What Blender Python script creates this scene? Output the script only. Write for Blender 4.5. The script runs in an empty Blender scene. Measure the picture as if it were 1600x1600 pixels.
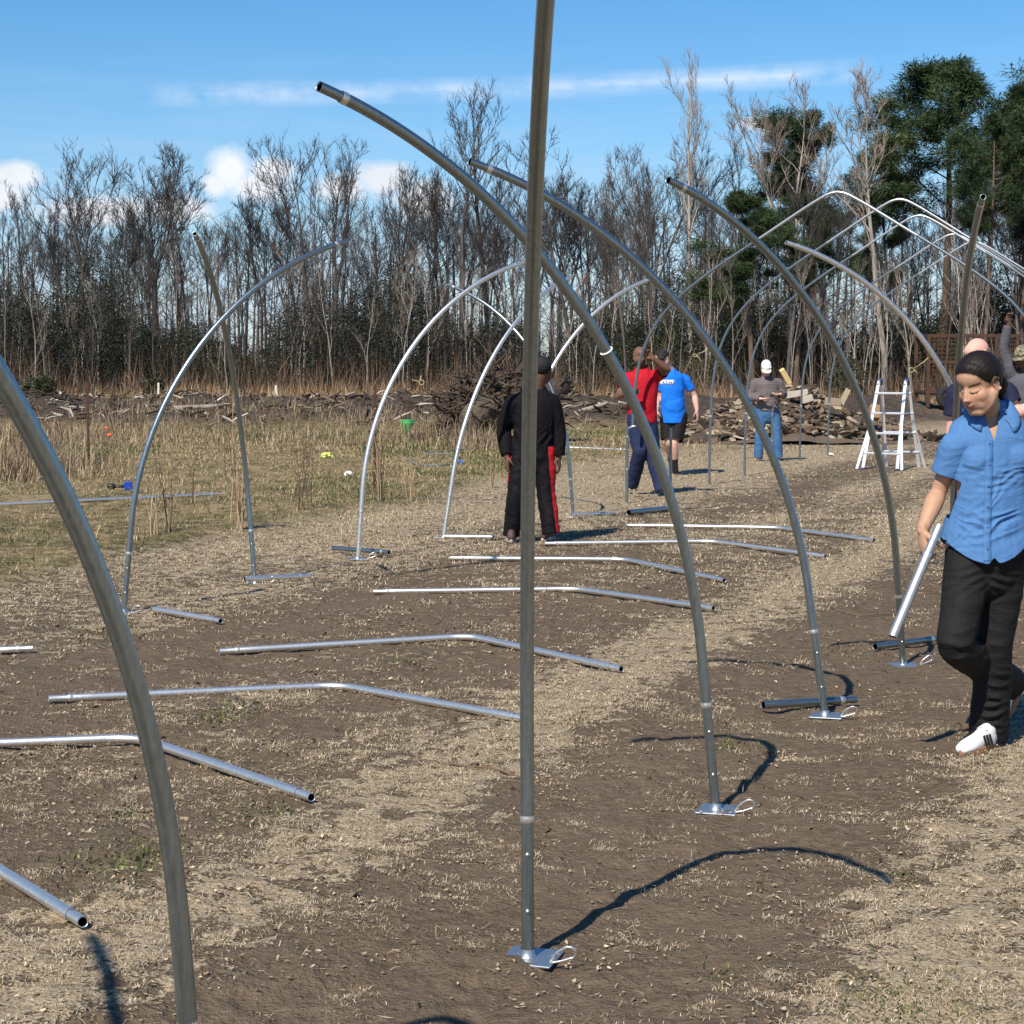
import bpy, bmesh, math, random
import numpy as np
from mathutils import Vector, Matrix, Euler
sc = bpy.context.scene
COL = sc.collection
PI = math.pi
# ------------------------------------------------------------------ camera numbers
FPX, CAMH, YH = 2900.0, 1.58, 570.0
TH = math.atan((800 - YH) / FPX)
def W(px, py, d):
    """world point seen at photo pixel (px,py) on the vertical plane at distance d"""
    X = (px - 800) / FPX; Y = -(py - 800) / FPX
    fy = math.cos(TH) + Y * math.sin(TH); fz = -math.sin(TH) + Y * math.cos(TH)
    t = d / fy
    return Vector((X * t, d, CAMH + fz * t))
def G(px, py):
    """ground point under a photo pixel"""
    X = (px - 800) / FPX; Y = -(py - 800) / FPX
    fy = math.cos(TH) + Y * math.sin(TH); fz = -math.sin(TH) + Y * math.cos(TH)
    t = -CAMH / fz
    return (X * t, fy * t)
# ------------------------------------------------------------------ noise
def _hash(i, j, k, seed):
    n = (i * 73856093) ^ (j * 19349663) ^ (k * 83492791) ^ (seed * 2654435761)
    n = (n ^ (n >> 13)) * 1274126177
    n = n & 0x7fffffff
    n = (n ^ (n >> 16)) & 0xffff
    return n / 65535.0
def vnoise(x, y, z=0.0, seed=0):
    x, y, z = np.broadcast_arrays(np.asarray(x, float), np.asarray(y, float), np.asarray(z, float))
    i = np.floor(x).astype(np.int64); j = np.floor(y).astype(np.int64); k = np.floor(z).astype(np.int64)
    a = x - i; b = y - j; c = z - k
    a = a*a*a*(a*(a*6-15)+10); b = b*b*b*(b*(b*6-15)+10); c = c*c*c*(c*(c*6-15)+10)
    r = 0
    for di in (0, 1):
        for dj in (0, 1):
            for dk in (0, 1):
                w = (a if di else 1-a) * (b if dj else 1-b) * (c if dk else 1-c)
                r = r + w * _hash(i+di, j+dj, k+dk, seed)
    return r * 2 - 1
def fbm(x, y, z=0.0, o=4, seed=0):
    r = 0; a = 1; f = 1; t = 0
    for q in range(o):
        r = r + a * vnoise(np.asarray(x)*f, np.asarray(y)*f, np.asarray(z)*f, seed+q*17); t += a; a *= .5; f *= 2.03
    return r / t
def sstep(a, b, x):
    t = np.clip((x - a) / (b - a), 0, 1); return t*t*(3-2*t)
# ------------------------------------------------------------------ terrain
A0 = .369; CA, SA = math.cos(A0), math.sin(A0)
def vcoord(x, y): return x*CA - y*SA
def ucoord(x, y): return x*SA + y*CA
def grass_mask(x, y):
    v = vcoord(x, y)
    b = v + 6.9 + .095*y + 1.1*fbm(x*.5, y*.35, 3.1, 3)
    m = sstep(.35, -.35, b)
    return m
def mulch_mask(x, y):
    l = sstep(43.0, 46.0, y + 1.6*fbm(x*.25, y*.25, 8.8, 2)) * sstep(62.0, 57.0, y)
    return l * sstep(16, 10, x + 1.5*fbm(x*.2, y*.2, 5.5, 2))
def straw_mask(x, y):
    v = vcoord(x, y); u = ucoord(x, y)
    n = fbm(v*1.6, u*.55, 1.3, 3, 5) * .75 + .55*fbm(v*.7, u*.3, 2.3, 2, 9)
    w = .22*n
    s = .16 + .72*np.exp(-((v+2.85+w)/.50)**2) + .72*sstep(-1.25, -.65, v+w)
    s = s + .30*np.exp(-((v+4.3+w)/.45)**2) + .38*sstep(-5.3, -6.4, v+w)
    s = s - .25*np.exp(-((v+1.85)/.55)**2)
    far = sstep(9, 22, y)
    s = s + far*(.36 + .15*fbm(v*.8, u*.15, 6.3, 3, 3))
    return np.clip(s + .35*n, 0, 1)
def gz(x, y):
    x = np.asarray(x, float); y = np.asarray(y, float)
    g = grass_mask(x, y)
    z = .022*fbm(x*.6, y*.6, 0, 2, 1)
    fine = sstep(30, 6, np.hypot(x, y))
    v = vcoord(x, y)
    cl = fbm(x*9, y*9, 0, 3, 21)
    z = z + fine*(1-g)*(.017*cl + .012*np.clip(fbm(x*3.5, y*3.5, 0, 3, 4), -.2, 1))
    z = z - .018*np.exp(-((v+1.8)/.5)**2) + .016*np.exp(-((v+.6)/.4)**2)
    z = z + g*(.05*fbm(x*.9, y*.9, 4, 3, 8) + .06*sstep(-7, -8.5, v))
    m = mulch_mask(x, y)
    z = z + m*(.22 + .30*np.exp(-((y-53)/4.0)**2) + .30*np.abs(fbm(x*.6, y*.6, 9, 4, 6)))
    z = z * (1 - .55*sstep(-1, 0, -np.abs(z))*0)
    return z
def gzs(x, y): return float(gz(x, y))
# ------------------------------------------------------------------ materials
MATS = {}
def newmat(name):
    m = bpy.data.materials.new(name); m.use_nodes = True
    nt = m.node_tree; b = nt.nodes['Principled BSDF']
    return m, nt, b
def N(nt, typ, **kw):
    n = nt.nodes.new(typ)
    for k, v in kw.items(): setattr(n, k, v)
    return n
def ramp(nt, fac, stops):
    r = N(nt, 'ShaderNodeValToRGB'); e = r.color_ramp.elements
    while len(e) > 1: e.remove(e[0])
    e[0].position = stops[0][0]; e[0].color = (*stops[0][1], 1)
    for p, c in stops[1:]:
        q = e.new(p); q.color = (*c, 1)
    nt.links.new(fac, r.inputs[0]); return r.outputs[0]
def mix(nt, fac, a, b, mode='MIX'):
    m = N(nt, 'ShaderNodeMix', data_type='RGBA', blend_type=mode)
    for s, v in ((0, fac), (6, a), (7, b)):
        if hasattr(v, 'links') or hasattr(v, 'is_linked'): nt.links.new(v, m.inputs[s])
        elif isinstance(v, (int, float)): m.inputs[s].default_value = v
        else: m.inputs[s].default_value = (*v, 1)
    return m.outputs[2]
def mth(nt, op, a, b=None, c=None, clamp=False):
    m = N(nt, 'ShaderNodeMath', operation=op); m.use_clamp = clamp
    for s, v in ((0, a), (1, b), (2, c)):
        if v is None: continue
        if isinstance(v, (int, float)): m.inputs[s].default_value = v
        else: nt.links.new(v, m.inputs[s])
    return m.outputs[0]
def noise(nt, scale, detail=3, coord=None, rough=.55, dist=0):
    n = N(nt, 'ShaderNodeTexNoise'); n.inputs['Scale'].default_value = scale
    n.inputs['Detail'].default_value = detail; n.inputs['Roughness'].default_value = rough
    n.inputs['Distortion'].default_value = dist
    if coord is not None: nt.links.new(coord, n.inputs['Vector'])
    return n.outputs[0]
def objco(nt): return N(nt, 'ShaderNodeTexCoord').outputs['Object']
def poscoord(nt): return N(nt, 'ShaderNodeNewGeometry').outputs['Position']
def bump(nt, b, h, strength=.3, dist=.01):
    n = N(nt, 'ShaderNodeBump'); n.inputs['Strength'].default_value = strength; n.inputs['Distance'].default_value = dist
    nt.links.new(h, n.inputs['Height']); nt.links.new(n.outputs[0], b.inputs['Normal'])
def simple(name, col, rough=.7, metal=0, var=.25, scale=8, bumps=0, bscale=60, spec=.4, attr=None, bdist=.004):
    if name in MATS: return MATS[name]
    m, nt, b = newmat(name); co = objco(nt)
    n = noise(nt, scale, 4, co)
    base = col
    if attr:
        a = N(nt, 'ShaderNodeAttribute', attribute_name=attr); base = a.outputs['Color']
    lo = mth(nt, 'MULTIPLY_ADD', n, 2*var, 1-var)
    c = N(nt, 'ShaderNodeVectorMath', operation='SCALE')
    if attr: nt.links.new(base, c.inputs[0])
    else: c.inputs[0].default_value = col
    nt.links.new(lo, c.inputs['Scale'])
    nt.links.new(c.outputs[0], b.inputs['Base Color'])
    b.inputs['Roughness'].default_value = rough; b.inputs['Metallic'].default_value = metal
    b.inputs['Specular IOR Level'].default_value = spec
    if bumps: bump(nt, b, noise(nt, bscale, 4, co), bumps, bdist)
    MATS[name] = m; return m
# ------------------------------------------------------------------ mesh helpers
class MB:
    def __init__(s): s.v = []; s.f = []; s.c = []
    def tube(s, pts, rad, sides=8, cap=True, col=None, up=None):
        pts = [Vector(p) for p in pts]; n = len(pts)
        if not hasattr(rad, '__len__'): rad = [rad]*n
        o = len(s.v); prev = None
        for i, p in enumerate(pts):
            t = (pts[min(i+1, n-1)] - pts[max(i-1, 0)])
            t = t.normalized() if t.length > 1e-9 else Vector((0, 0, 1))
            if prev is None:
                a = Vector(up) if up is not None else (Vector((0, 1, 0)) if abs(t.y) < .9 else Vector((1, 0, 0)))
            else: a = prev
            a = (a - t*a.dot(t)); a = a.normalized() if a.length > 1e-6 else t.orthogonal().normalized()
            prev = a; b = t.cross(a)
            for k in range(sides):
                w = 2*PI*k/sides
                s.v.append(p + (a*math.cos(w) + b*math.sin(w))*rad[i])
        for i in range(n-1):
            for k in range(sides):
                k2 = (k+1) % sides
                s.f.append((o+i*sides+k, o+i*sides+k2, o+(i+1)*sides+k2, o+(i+1)*sides+k))
        if cap:
            s.f.append(tuple(o+k for k in range(sides))[::-1]); s.f.append(tuple(o+(n-1)*sides+k for k in range(sides)))
        return s
    def box(s, c, size, rot=None):
        c = Vector(c); o = len(s.v); R = rot if rot is not None else Matrix.Identity(3)
        for dz in (-.5, .5):
            for dx, dy in ((-.5, -.5), (.5, -.5), (.5, .5), (-.5, .5)):
                s.v.append(c + R @ Vector((dx*size[0], dy*size[1], dz*size[2])))
        for q in ((3, 2, 1, 0), (4, 5, 6, 7), (0, 1, 5, 4), (1, 2, 6, 5), (2, 3, 7, 6), (3, 0, 4, 7)): s.f.append(tuple(o+i for i in q))
        return s
    def bar(s, p, q, w, h, up=(0, 0, 1)):
        p = Vector(p); q = Vector(q); t = (q-p).normalized(); u = Vector(up); a = t.cross(u)
        a = a.normalized() if a.length > 1e-5 else t.orthogonal().normalized(); b = a.cross(t)
        R = Matrix((a, t, b)).transposed()
        return s.box((p+q)/2, (w, (q-p).length, h), R)
    def poly(s, pts):
        o = len(s.v); s.v += [Vector(p) for p in pts]; s.f.append(tuple(range(o, o+len(pts)))); return s
    def build(s, name, mat, parent=None, smooth=True, bev=0, loc=None):
        me = bpy.data.meshes.new(name); me.from_pydata([tuple(v) for v in s.v], [], s.f); me.update()
        return link(name, me, mat, parent, smooth, bev)
def link(name, me, mat, parent=None, smooth=True, bev=0):
    if mat is not None:
        me.materials.clear(); me.materials.append(mat)
    if smooth and len(me.polygons): me.polygons.foreach_set('use_smooth', [True]*len(me.polygons))
    o = bpy.data.objects.new(name, me); COL.objects.link(o)
    if parent is not None: o.parent = parent
    if bev:
        md = o.modifiers.new('bevel', 'BEVEL'); md.width = bev; md.segments = 2; md.limit_method = 'ANGLE'
    return o
def npmesh(name, V, F, mat, parent=None, smooth=False, col=None, colname='tint', attrs=None):
    V = np.asarray(V, np.float32).reshape(-1, 3); F = np.asarray(F, np.int32); k = F.shape[1]
    me = bpy.data.meshes.new(name); me.vertices.add(len(V)); me.vertices.foreach_set('co', V.ravel())
    me.loops.add(F.size); me.loops.foreach_set('vertex_index', F.ravel())
    me.polygons.add(len(F)); me.polygons.foreach_set('loop_start', np.arange(0, F.size, k, dtype=np.int32))
    me.update(calc_edges=True)
    if col is not None:
        a = me.color_attributes.new(colname, 'FLOAT_COLOR', 'POINT')
        c = np.ones((len(V), 4), np.float32); c[:, :3] = col; a.data.foreach_set('color', c.ravel())
    for nm, arr in (attrs or {}).items():
        a = me.attributes.new(nm, 'FLOAT', 'POINT'); a.data.foreach_set('value', np.asarray(arr, np.float32))
    return link(name, me, mat, parent, smooth)
def empty(name, loc=(0, 0, 0), label=None, cat=None, group=None, rz=0):
    o = bpy.data.objects.new(name, None); COL.objects.link(o); o.location = loc; o.rotation_euler = (0, 0, rz)
    o.empty_display_size = .1
    if label: tag(o, label, cat, group)
    return o
def tag(o, label, cat, group=None):
    o['label'] = label; o['category'] = cat
    if group: o['group'] = group
    return o
def kind(o, k, label=None, cat=None):
    o['kind'] = k
    if label: o['label'] = label; o['category'] = cat
    return o
def arc_pts(c, r, a0, a1, n, ax, ay):
    c = Vector(c); ax = Vector(ax); ay = Vector(ay)
    return [c + ax*r*math.cos(a0+(a1-a0)*i/n) + ay*r*math.sin(a0+(a1-a0)*i/n) for i in range(n+1)]
SUN_E = 5.0; SKY_S = .095; SKY_SAT = 1.28; SKY_V = 1.08; EXPO = 0.33
CLOUD = (9.6, 9.7, 9.9); CLOUD2 = (4.6, 5.9, 8.0); CLOUDSH = (5.6, 5.9, 6.5); HORIZ = (2.3, 4.1, 7.4)
# ================================================================== camera, light, sky
cam = bpy.data.cameras.new('camera'); camo = bpy.data.objects.new('camera', cam); COL.objects.link(camo)
cam.sensor_width = 36; cam.lens = 36*FPX/1600; cam.clip_end = 4000; cam.clip_start = .05
camo.location = (0, 0, CAMH); camo.rotation_euler = (PI/2 - TH, 0, 0); sc.camera = camo
SH = Vector((.45, .86)); ELEV = math.atan(1/SH.length)          # shadow offset per metre of height
sun = bpy.data.lights.new('sun', 'SUN'); suno = bpy.data.objects.new('sun', sun); COL.objects.link(suno)
sun.energy = SUN_E; sun.angle = math.radians(.55); sun.color = (1, .925, .80)
suno.rotation_euler = Vector((SH.x, SH.y, -1)).to_track_quat('-Z', 'Y').to_euler(); suno.location = (-5, -8, 12)
w = bpy.data.worlds.new('World'); sc.world = w; w.use_nodes = True
nt = w.node_tree; bg = nt.nodes['Background']; bg.inputs[1].default_value = SKY_S
sky = N(nt, 'ShaderNodeTexSky', sky_type='NISHITA'); sky.sun_disc = False
sky.sun_elevation = ELEV; sky.sun_rotation = math.atan2(-SH.x, -SH.y); sky.ozone_density = 5.0; sky.air_density = 1.0; sky.dust_density = .2
hs = N(nt, 'ShaderNodeHueSaturation'); hs.inputs['Saturation'].default_value = SKY_SAT; hs.inputs['Value'].default_value = SKY_V
nt.links.new(sky.outputs[0], hs.inputs['Color'])
tc = N(nt, 'ShaderNodeTexCoord'); sp = N(nt, 'ShaderNodeSeparateXYZ'); nt.links.new(tc.outputs['Generated'], sp.inputs[0])
az = mth(nt, 'ARCTAN2', sp.outputs[0], sp.outputs[1]); el = mth(nt, 'ARCSINE', sp.outputs[2])
dn = N(nt, 'ShaderNodeCombineXYZ'); nt.links.new(az, dn.inputs[0]); nt.links.new(el, dn.inputs[1])
co = dn.outputs[0]
n1 = noise(nt, 38, 6, co, .6); n2 = noise(nt, 14, 5, co, .6)
def puff(px, py, rx, ry):
    a = mth(nt, 'DIVIDE', mth(nt, 'SUBTRACT', az, (px-800)/FPX), rx/FPX); e = mth(nt, 'DIVIDE', mth(nt, 'SUBTRACT', el, (YH-py)/FPX), ry/FPX)
    r = mth(nt, 'SQRT', mth(nt, 'ADD', mth(nt, 'MULTIPLY', a, a), mth(nt, 'MULTIPLY', e, e)))
    return mth(nt, 'SUBTRACT', 1, r)
cum = None
for q in ((368, 278, 42, 44), (405, 298, 62, 32), (345, 298, 28, 26), (430, 275, 45, 26), (600, 285, 62, 34), (540, 300, 50, 30), (55, 288, 48, 26), (290, 335, 70, 26), (20, 320, 60, 30), (660, 320, 60, 40), (180, 340, 120, 30), (1190, 205, 60, 16)):
    p = puff(*q); cum = p if cum is None else mth(nt, 'MAXIMUM', cum, p)
cum = mth(nt, 'ADD', cum, mth(nt, 'MULTIPLY', mth(nt, 'SUBTRACT', n1, .5), 1.1))
cum = mth(nt, 'MULTIPLY', cum, 1.7, clamp=True)
# bank of pale cloud low behind the wood, everywhere round the horizon
lowb = mth(nt, 'MULTIPLY', mth(nt, 'MULTIPLY', mth(nt, 'SUBTRACT', .125, el), 12, clamp=True), mth(nt, 'MULTIPLY', mth(nt, 'SUBTRACT', n2, .36), 3.2, clamp=True))
# thin contrail and streaks of cirrus
slope = (.1517-.140)/(.1845+.172)
ln = mth(nt, 'SUBTRACT', el, mth(nt, 'MULTIPLY_ADD', az, slope, .140+.172*slope))
st = N(nt, 'ShaderNodeMapping'); nt.links.new(co, st.inputs[0]); st.inputs['Scale'].default_value = (1, 7, 1)
n3 = noise(nt, 11, 5, st.outputs[0], .6)
con = mth(nt, 'SUBTRACT', 1, mth(nt, 'DIVIDE', mth(nt, 'ABSOLUTE', ln), .0075), clamp=True)
con = mth(nt, 'MULTIPLY', con, mth(nt, 'MULTIPLY', mth(nt, 'SUBTRACT', mth(nt, 'ADD', mth(nt, 'MULTIPLY', n3, .8), mth(nt, 'MULTIPLY', n1, .9)), .62), 2.4, clamp=True))
con = mth(nt, 'MULTIPLY', con, mth(nt, 'MULTIPLY', mth(nt, 'SUBTRACT', .192, mth(nt, 'ABSOLUTE', mth(nt, 'SUBTRACT', az, .0))), 60, clamp=True))
cir = mth(nt, 'MULTIPLY', mth(nt, 'SUBTRACT', n3, .46), 3.0, clamp=True)
cir = mth(nt, 'MULTIPLY', cir, mth(nt, 'MULTIPLY', mth(nt, 'SUBTRACT', .17, el), 9, clamp=True))
hz = mth(nt, 'MULTIPLY', mth(nt, 'SUBTRACT', .16, el), 4.5, clamp=True)
c = mix(nt, mth(nt, 'MULTIPLY', mth(nt, 'POWER', hz, .8), .36, clamp=True), hs.outputs[0], HORIZ)
c = mix(nt, mth(nt, 'MULTIPLY', cir, .62), c, CLOUD2)
c = mix(nt, mth(nt, 'MULTIPLY', con, .48), c, CLOUD)
c = mix(nt, mth(nt, 'MULTIPLY', lowb, .55), c, CLOUD2)
cs = mix(nt, mth(nt, 'MULTIPLY', n2, 1.15, clamp=True), CLOUDSH, CLOUD)
c = mix(nt, mth(nt, 'MULTIPLY', cum, .93), c, cs)
nt.links.new(c, bg.inputs[0])
sc.view_settings.view_transform = 'Standard'; sc.view_settings.look = 'None'; sc.view_settings.exposure = EXPO; sc.view_settings.gamma = 1
sc.cycles.max_bounces = 6; sc.cycles.diffuse_bounces = 2; sc.cycles.glossy_bounces = 3; sc.cycles.transparent_max_bounces = 4

# ================================================================== ground: one polar sheet to the horizon
def ground():
    fine = np.radians(np.linspace(-21, 21, 430)); rest = np.radians(np.linspace(21, 339, 90)[1:-1])
    ang = np.concatenate([fine, rest]); na = len(ang)
    rad = np.concatenate([[.2, .6, 1.1, 1.7, 2.3], np.exp(np.linspace(math.log(2.8), math.log(75), 640)), [85, 100, 120, 150, 200, 300, 500, 900, 2500]])
    nr = len(rad); R, A = np.meshgrid(rad, ang, indexing='ij')
    x = R*np.sin(A); y = R*np.cos(A); z = gz(x, y)
    V = np.stack([x, y, z], -1).reshape(-1, 3)
    i = np.arange(nr-1)[:, None]*na; k = np.arange(na)[None, :]; k2 = (k+1) % na
    F = np.stack([i+k, i+k2, i+na+k2, i+na+k], -1).reshape(-1, 4)[:, ::-1]
    ctr = len(V); V = np.vstack([V, [[0, 0, gzs(0, 0)]]])
    m, nt, b = newmat('soil_and_straw')
    co = poscoord(nt)
    def at(n): return N(nt, 'ShaderNodeAttribute', attribute_name=n).outputs['Fac']
    rot = N(nt, 'ShaderNodeMapping'); nt.links.new(co, rot.inputs[0]); rot.inputs['Rotation'].default_value = (0, 0, A0); rot.inputs['Scale'].default_value = (1.0, .45, 1)
    nA = noise(nt, 3.2, 5, rot.outputs[0], .65); nB = noise(nt, 22, 5, co, .65); nC = noise(nt, 75, 4, co, .6); nD = noise(nt, 1.1, 4, co, .6); nE = noise(nt, 8.5, 6, co, .62, .5)
    soil = ramp(nt, nB, ((.25, (.096, .068, .044)), (.5, (.146, .106, .070)), (.75, (.20, .148, .098))))
    soil = mix(nt, mth(nt, 'MULTIPLY', mth(nt, 'SUBTRACT', nD, .4), 1.6, clamp=True), soil, (.185, .135, .090))
    straw = ramp(nt, nC, ((.25, (.21, .155, .095)), (.5, (.42, .33, .215)), (.75, (.60, .495, .345))))
    sm = mth(nt, 'ADD', at('straw'), mth(nt, 'MULTIPLY', mth(nt, 'SUBTRACT', nE, .5), 2.3))
    sm = mth(nt, 'ADD', sm, mth(nt, 'MULTIPLY', mth(nt, 'SUBTRACT', nC, .5), .8))
    sm = mth(nt, 'MULTIPLY', mth(nt, 'SUBTRACT', sm, .54), 6.0, clamp=True)
    c = mix(nt, mth(nt, 'MULTIPLY', sm, .80), soil, straw)
    gm = mth(nt, 'ADD', mth(nt, 'MULTIPLY', nE, .5), mth(nt, 'MULTIPLY', nA, .55))
    gcol = ramp(nt, gm, ((.36, (.062, .075, .026)), (.46, (.14, .125, .055)), (.53, (.28, .21, .105)), (.68, (.44, .34, .19))))
    gcol = mix(nt, mth(nt, 'MULTIPLY', nC, .45), gcol, (.09, .07, .04))
    c = mix(nt, at('grass'), c, gcol)
    mc = ramp(nt, nE, ((.3, (.045, .033, .026)), (.55, (.085, .064, .048)), (.75, (.16, .12, .085))))
    c = mix(nt, at('mulch'), c, mc)
    sd = ramp(nt, nA, ((.3, (.12, .07, .035)), (.6, (.24, .155, .08))))
    c = mix(nt, at('sedge'), c, sd)
    nt.links.new(c, b.inputs['Base Color']); b.inputs['Roughness'].default_value = .95; b.inputs['Specular IOR Level'].default_value = .15
    hgt = mth(nt, 'ADD', mth(nt, 'MULTIPLY', nB, .6), mth(nt, 'ADD', mth(nt, 'MULTIPLY', nC, .35), mth(nt, 'MULTIPLY', sm, .35)))
    hgt = mth(nt, 'ADD', hgt, mth(nt, 'MULTIPLY', nE, .5))
    bump(nt, b, hgt, .9, .055)
    xx, yy = V[:, 0], V[:, 1]
    far = sstep(56, 62, yy + 2*fbm(xx*.2, yy*.2, 3, 2)) + sstep(110, 130, np.hypot(xx, yy))
    o = npmesh('ground', V, F, m, smooth=True, attrs=dict(straw=straw_mask(xx, yy), grass=grass_mask(xx, yy), mulch=mulch_mask(xx, yy), sedge=np.clip(far, 0, 1)))
    kind(o, 'structure', 'brown soil field with straw streaks running up to dry grass and a far wood', 'ground')
ground()
# ================================================================== trees
def bark(name, c1, c2):
    m, nt, b = newmat(name); co = objco(nt)
    mp = N(nt, 'ShaderNodeMapping'); nt.links.new(co, mp.inputs[0]); mp.inputs['Scale'].default_value = (1, 1, .25)
    n = noise(nt, 7, 5, mp.outputs[0], .65); n2 = noise(nt, .7, 3, co)
    c = mix(nt, mth(nt, 'MULTIPLY', mth(nt, 'SUBTRACT', mth(nt, 'ADD', n, mth(nt, 'MULTIPLY', n2, .5)), .45), 2.2, clamp=True), c1, c2)
    inf = N(nt, 'ShaderNodeObjectInfo')
    v = N(nt, 'ShaderNodeVectorMath', operation='SCALE'); nt.links.new(c, v.inputs[0]); nt.links.new(mth(nt, 'MULTIPLY_ADD', inf.outputs['Random'], .7, .65), v.inputs['Scale'])
    nt.links.new(v.outputs[0], b.inputs['Base Color']); b.inputs['Roughness'].default_value = .9; b.inputs['Specular IOR Level'].default_value = .2
    return m
M_BARKD = bark('dark_bark', (.036, .032, .030), (.090, .080, .073))
M_BARKM = bark('grey_bark', (.055, .049, .045), (.135, .121, .109))
M_BARKP = bark('pale_bark', (.14, .12, .10), (.43, .385, .33))
M_TWIGD = bark('dark_twigs', (.045, .040, .037), (.085, .075, .069))
M_TWIGP = bark('pale_twigs', (.12, .095, .076), (.25, .205, .17))
M_PINEB = bark('pine_bark', (.06, .042, .032), (.15, .105, .08))

def rot_dir(d, ang, azm):
    d = d.normalized(); a = d.orthogonal().normalized(); b = d.cross(a)
    return (d*math.cos(ang) + (a*math.cos(azm) + b*math.sin(azm))*math.sin(ang)).normalized()
def path(rng, p, d, L, n, wob, trop):
    pts = [p.copy()]; dirs = [d.copy()]
    for i in range(n):
        d = (d + Vector((rng.gauss(0, wob), rng.gauss(0, wob), rng.gauss(0, wob)*.6 + trop))).normalized()
        p = p + d*(L/n); pts.append(p.copy()); dirs.append(d.copy())
    return pts, dirs
def make_bare(seed, H, r0, fork=0, t0=.4, spread=1.0, dens=1.0, twr=.010):
    rng = random.Random(seed); T = MB(); B = MB()
    def twigs(p, d, L, lvl):
        if lvl == 0:
            n = max(2, int(4*dens))
            pts, dirs = path(rng, p, d, L, 3, .16, .05)
            B.tube(pts, [twr*1.5, twr*1.15, twr*.85, twr*.5], 3, False)
            for q in range(n):
                i = rng.randint(1, 3); dd = rot_dir(dirs[i], rng.uniform(.35, .75), rng.uniform(0, 2*PI)); dd = (dd + Vector((0, 0, .25))).normalized()
                l2 = L*rng.uniform(.35, .65); m = pts[i] + dd*l2*.5
                B.tube([pts[i], m, m + (dd+Vector((rng.gauss(0, .2), rng.gauss(0, .2), .15)))*l2*.5], [twr*.8, twr*.6, twr*.35], 3, False)
            return
        n = 4; pts, dirs = path(rng, p, d, L, n, .15, .06)
        r = .012 + .009*L
        B.tube(pts, [r*(1-.75*i/n) for i in range(n+1)], 4, False)
        k = max(3, int((3.2 + L*1.5)*dens))
        for q in range(k):
            t = rng.uniform(.25, 1); i = min(n, max(1, round(t*n))); dd = rot_dir(dirs[i], rng.uniform(.4, .85)*spread, rng.uniform(0, 2*PI)); dd = (dd + Vector((0, 0, .2))).normalized()
            twigs(pts[i], dd, max(.45, L*rng.uniform(.3, .55)), 0)
    def limb(p, d, L, r):
        n = 6; pts, dirs = path(rng, p, d, L, n, .13, .10)
        T.tube(pts, [max(.012, r*(1-.82*i/n)) for i in range(n+1)], 5, False)
        k = max(4, int((2.5 + L*1.15)*dens))
        for q in range(k):
            t = .22 + .78*(q+rng.random())/k; i = min(n, max(1, round(t*n))); dd = rot_dir(dirs[i], rng.uniform(.4, .9)*spread, rng.uniform(0, 2*PI)); dd = (dd + Vector((0, 0, .3))).normalized()
            twigs(pts[i], dd, max(.6, L*rng.uniform(.28, .5)*(1.15-.5*t)), 1)
        twigs(pts[-1], dirs[-1], L*.3, 1)
    def stem(p, d, L, r, ta, n=12, wob=.045):
        pts, dirs = path(rng, p, d, L, n, wob, .03)
        rr = [max(.02, r*(1-.88*(i/n)**1.1)) for i in range(n+1)]; rr[0] *= 1.25
        T.tube(pts, rr, 8, False)
        k = int((5 + L*.62)*dens)
        for q in range(k):
            t = ta + (1-ta)*((q+rng.random())/k); i = min(n, max(1, int(t*n))); f = t*n - i; f = min(1, max(0, f))
            pp = pts[i].lerp(pts[min(n, i+1)], f)
            dd = rot_dir(dirs[i], rng.uniform(.5, 1.1)*spread, rng.uniform(0, 2*PI)); dd = (dd + Vector((0, 0, .25))).normalized()
            limb(pp, dd, (H*.10 + H*.29*(1-t)**.8)*rng.uniform(.6, 1.15), rr[i]*rng.uniform(.35, .6))
        twigs(pts[-1], dirs[-1], H*.08, 1)
        return pts, dirs, rr
    up = Vector((rng.gauss(0, .03), rng.gauss(0, .03), 1)).normalized()
    if fork:
        hf = H*rng.uniform(.32, .5); pts, dirs = path(rng, Vector((0, 0, -.2)), up, hf, 6, .03, .02)
        rr = [r0*(1-.25*i/6) for i in range(7)]; rr[0] *= 1.3; T.tube(pts, rr, 8, False)
        a0 = rng.uniform(0, 2*PI)
        for q in range(fork):
            dd = rot_dir(dirs[-1], rng.uniform(.16, .34)*spread, a0 + 2*PI*q/fork)
            stem(pts[-1], dd, (H-hf)*rng.uniform(.82, 1.0), rr[-1]*.72, .18, 9, .06)
    else: stem(Vector((0, 0, -.2)), up, H*.97, r0, t0)
    def me(mb, nm):
        m = bpy.data.meshes.new(nm); m.from_pydata([tuple(v) for v in mb.v], [], mb.f); m.update(); m.polygons.foreach_set('use_smooth', [True]*len(m.polygons)); return m
    return me(T, 'trunk'), me(B, 'branches')
def needle_mat(name, c1, c2, c3):
    m, nt, b = newmat(name); a = N(nt, 'ShaderNodeAttribute', attribute_name='tint')
    inf = N(nt, 'ShaderNodeObjectInfo'); sx = N(nt, 'ShaderNodeSeparateColor'); nt.links.new(a.outputs['Color'], sx.inputs[0])
    f = mth(nt, 'ADD', sx.outputs[0], mth(nt, 'MULTIPLY', mth(nt, 'SUBTRACT', inf.outputs['Random'], .5), .2), clamp=True)
    nt.links.new(ramp(nt, f, ((.1, c1), (.55, c2), (.95, c3))), b.inputs['Base Color'])
    b.inputs['Roughness'].default_value = .65; b.inputs['Specular IOR Level'].default_value = .3
    return m
M_NEED = needle_mat('pine_needles', (.014, .028, .011), (.034, .060, .021), (.085, .112, .034))
M_EVER = needle_mat('evergreen_leaves', (.011, .012, .009), (.021, .025, .014), (.062, .068, .026))
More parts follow.
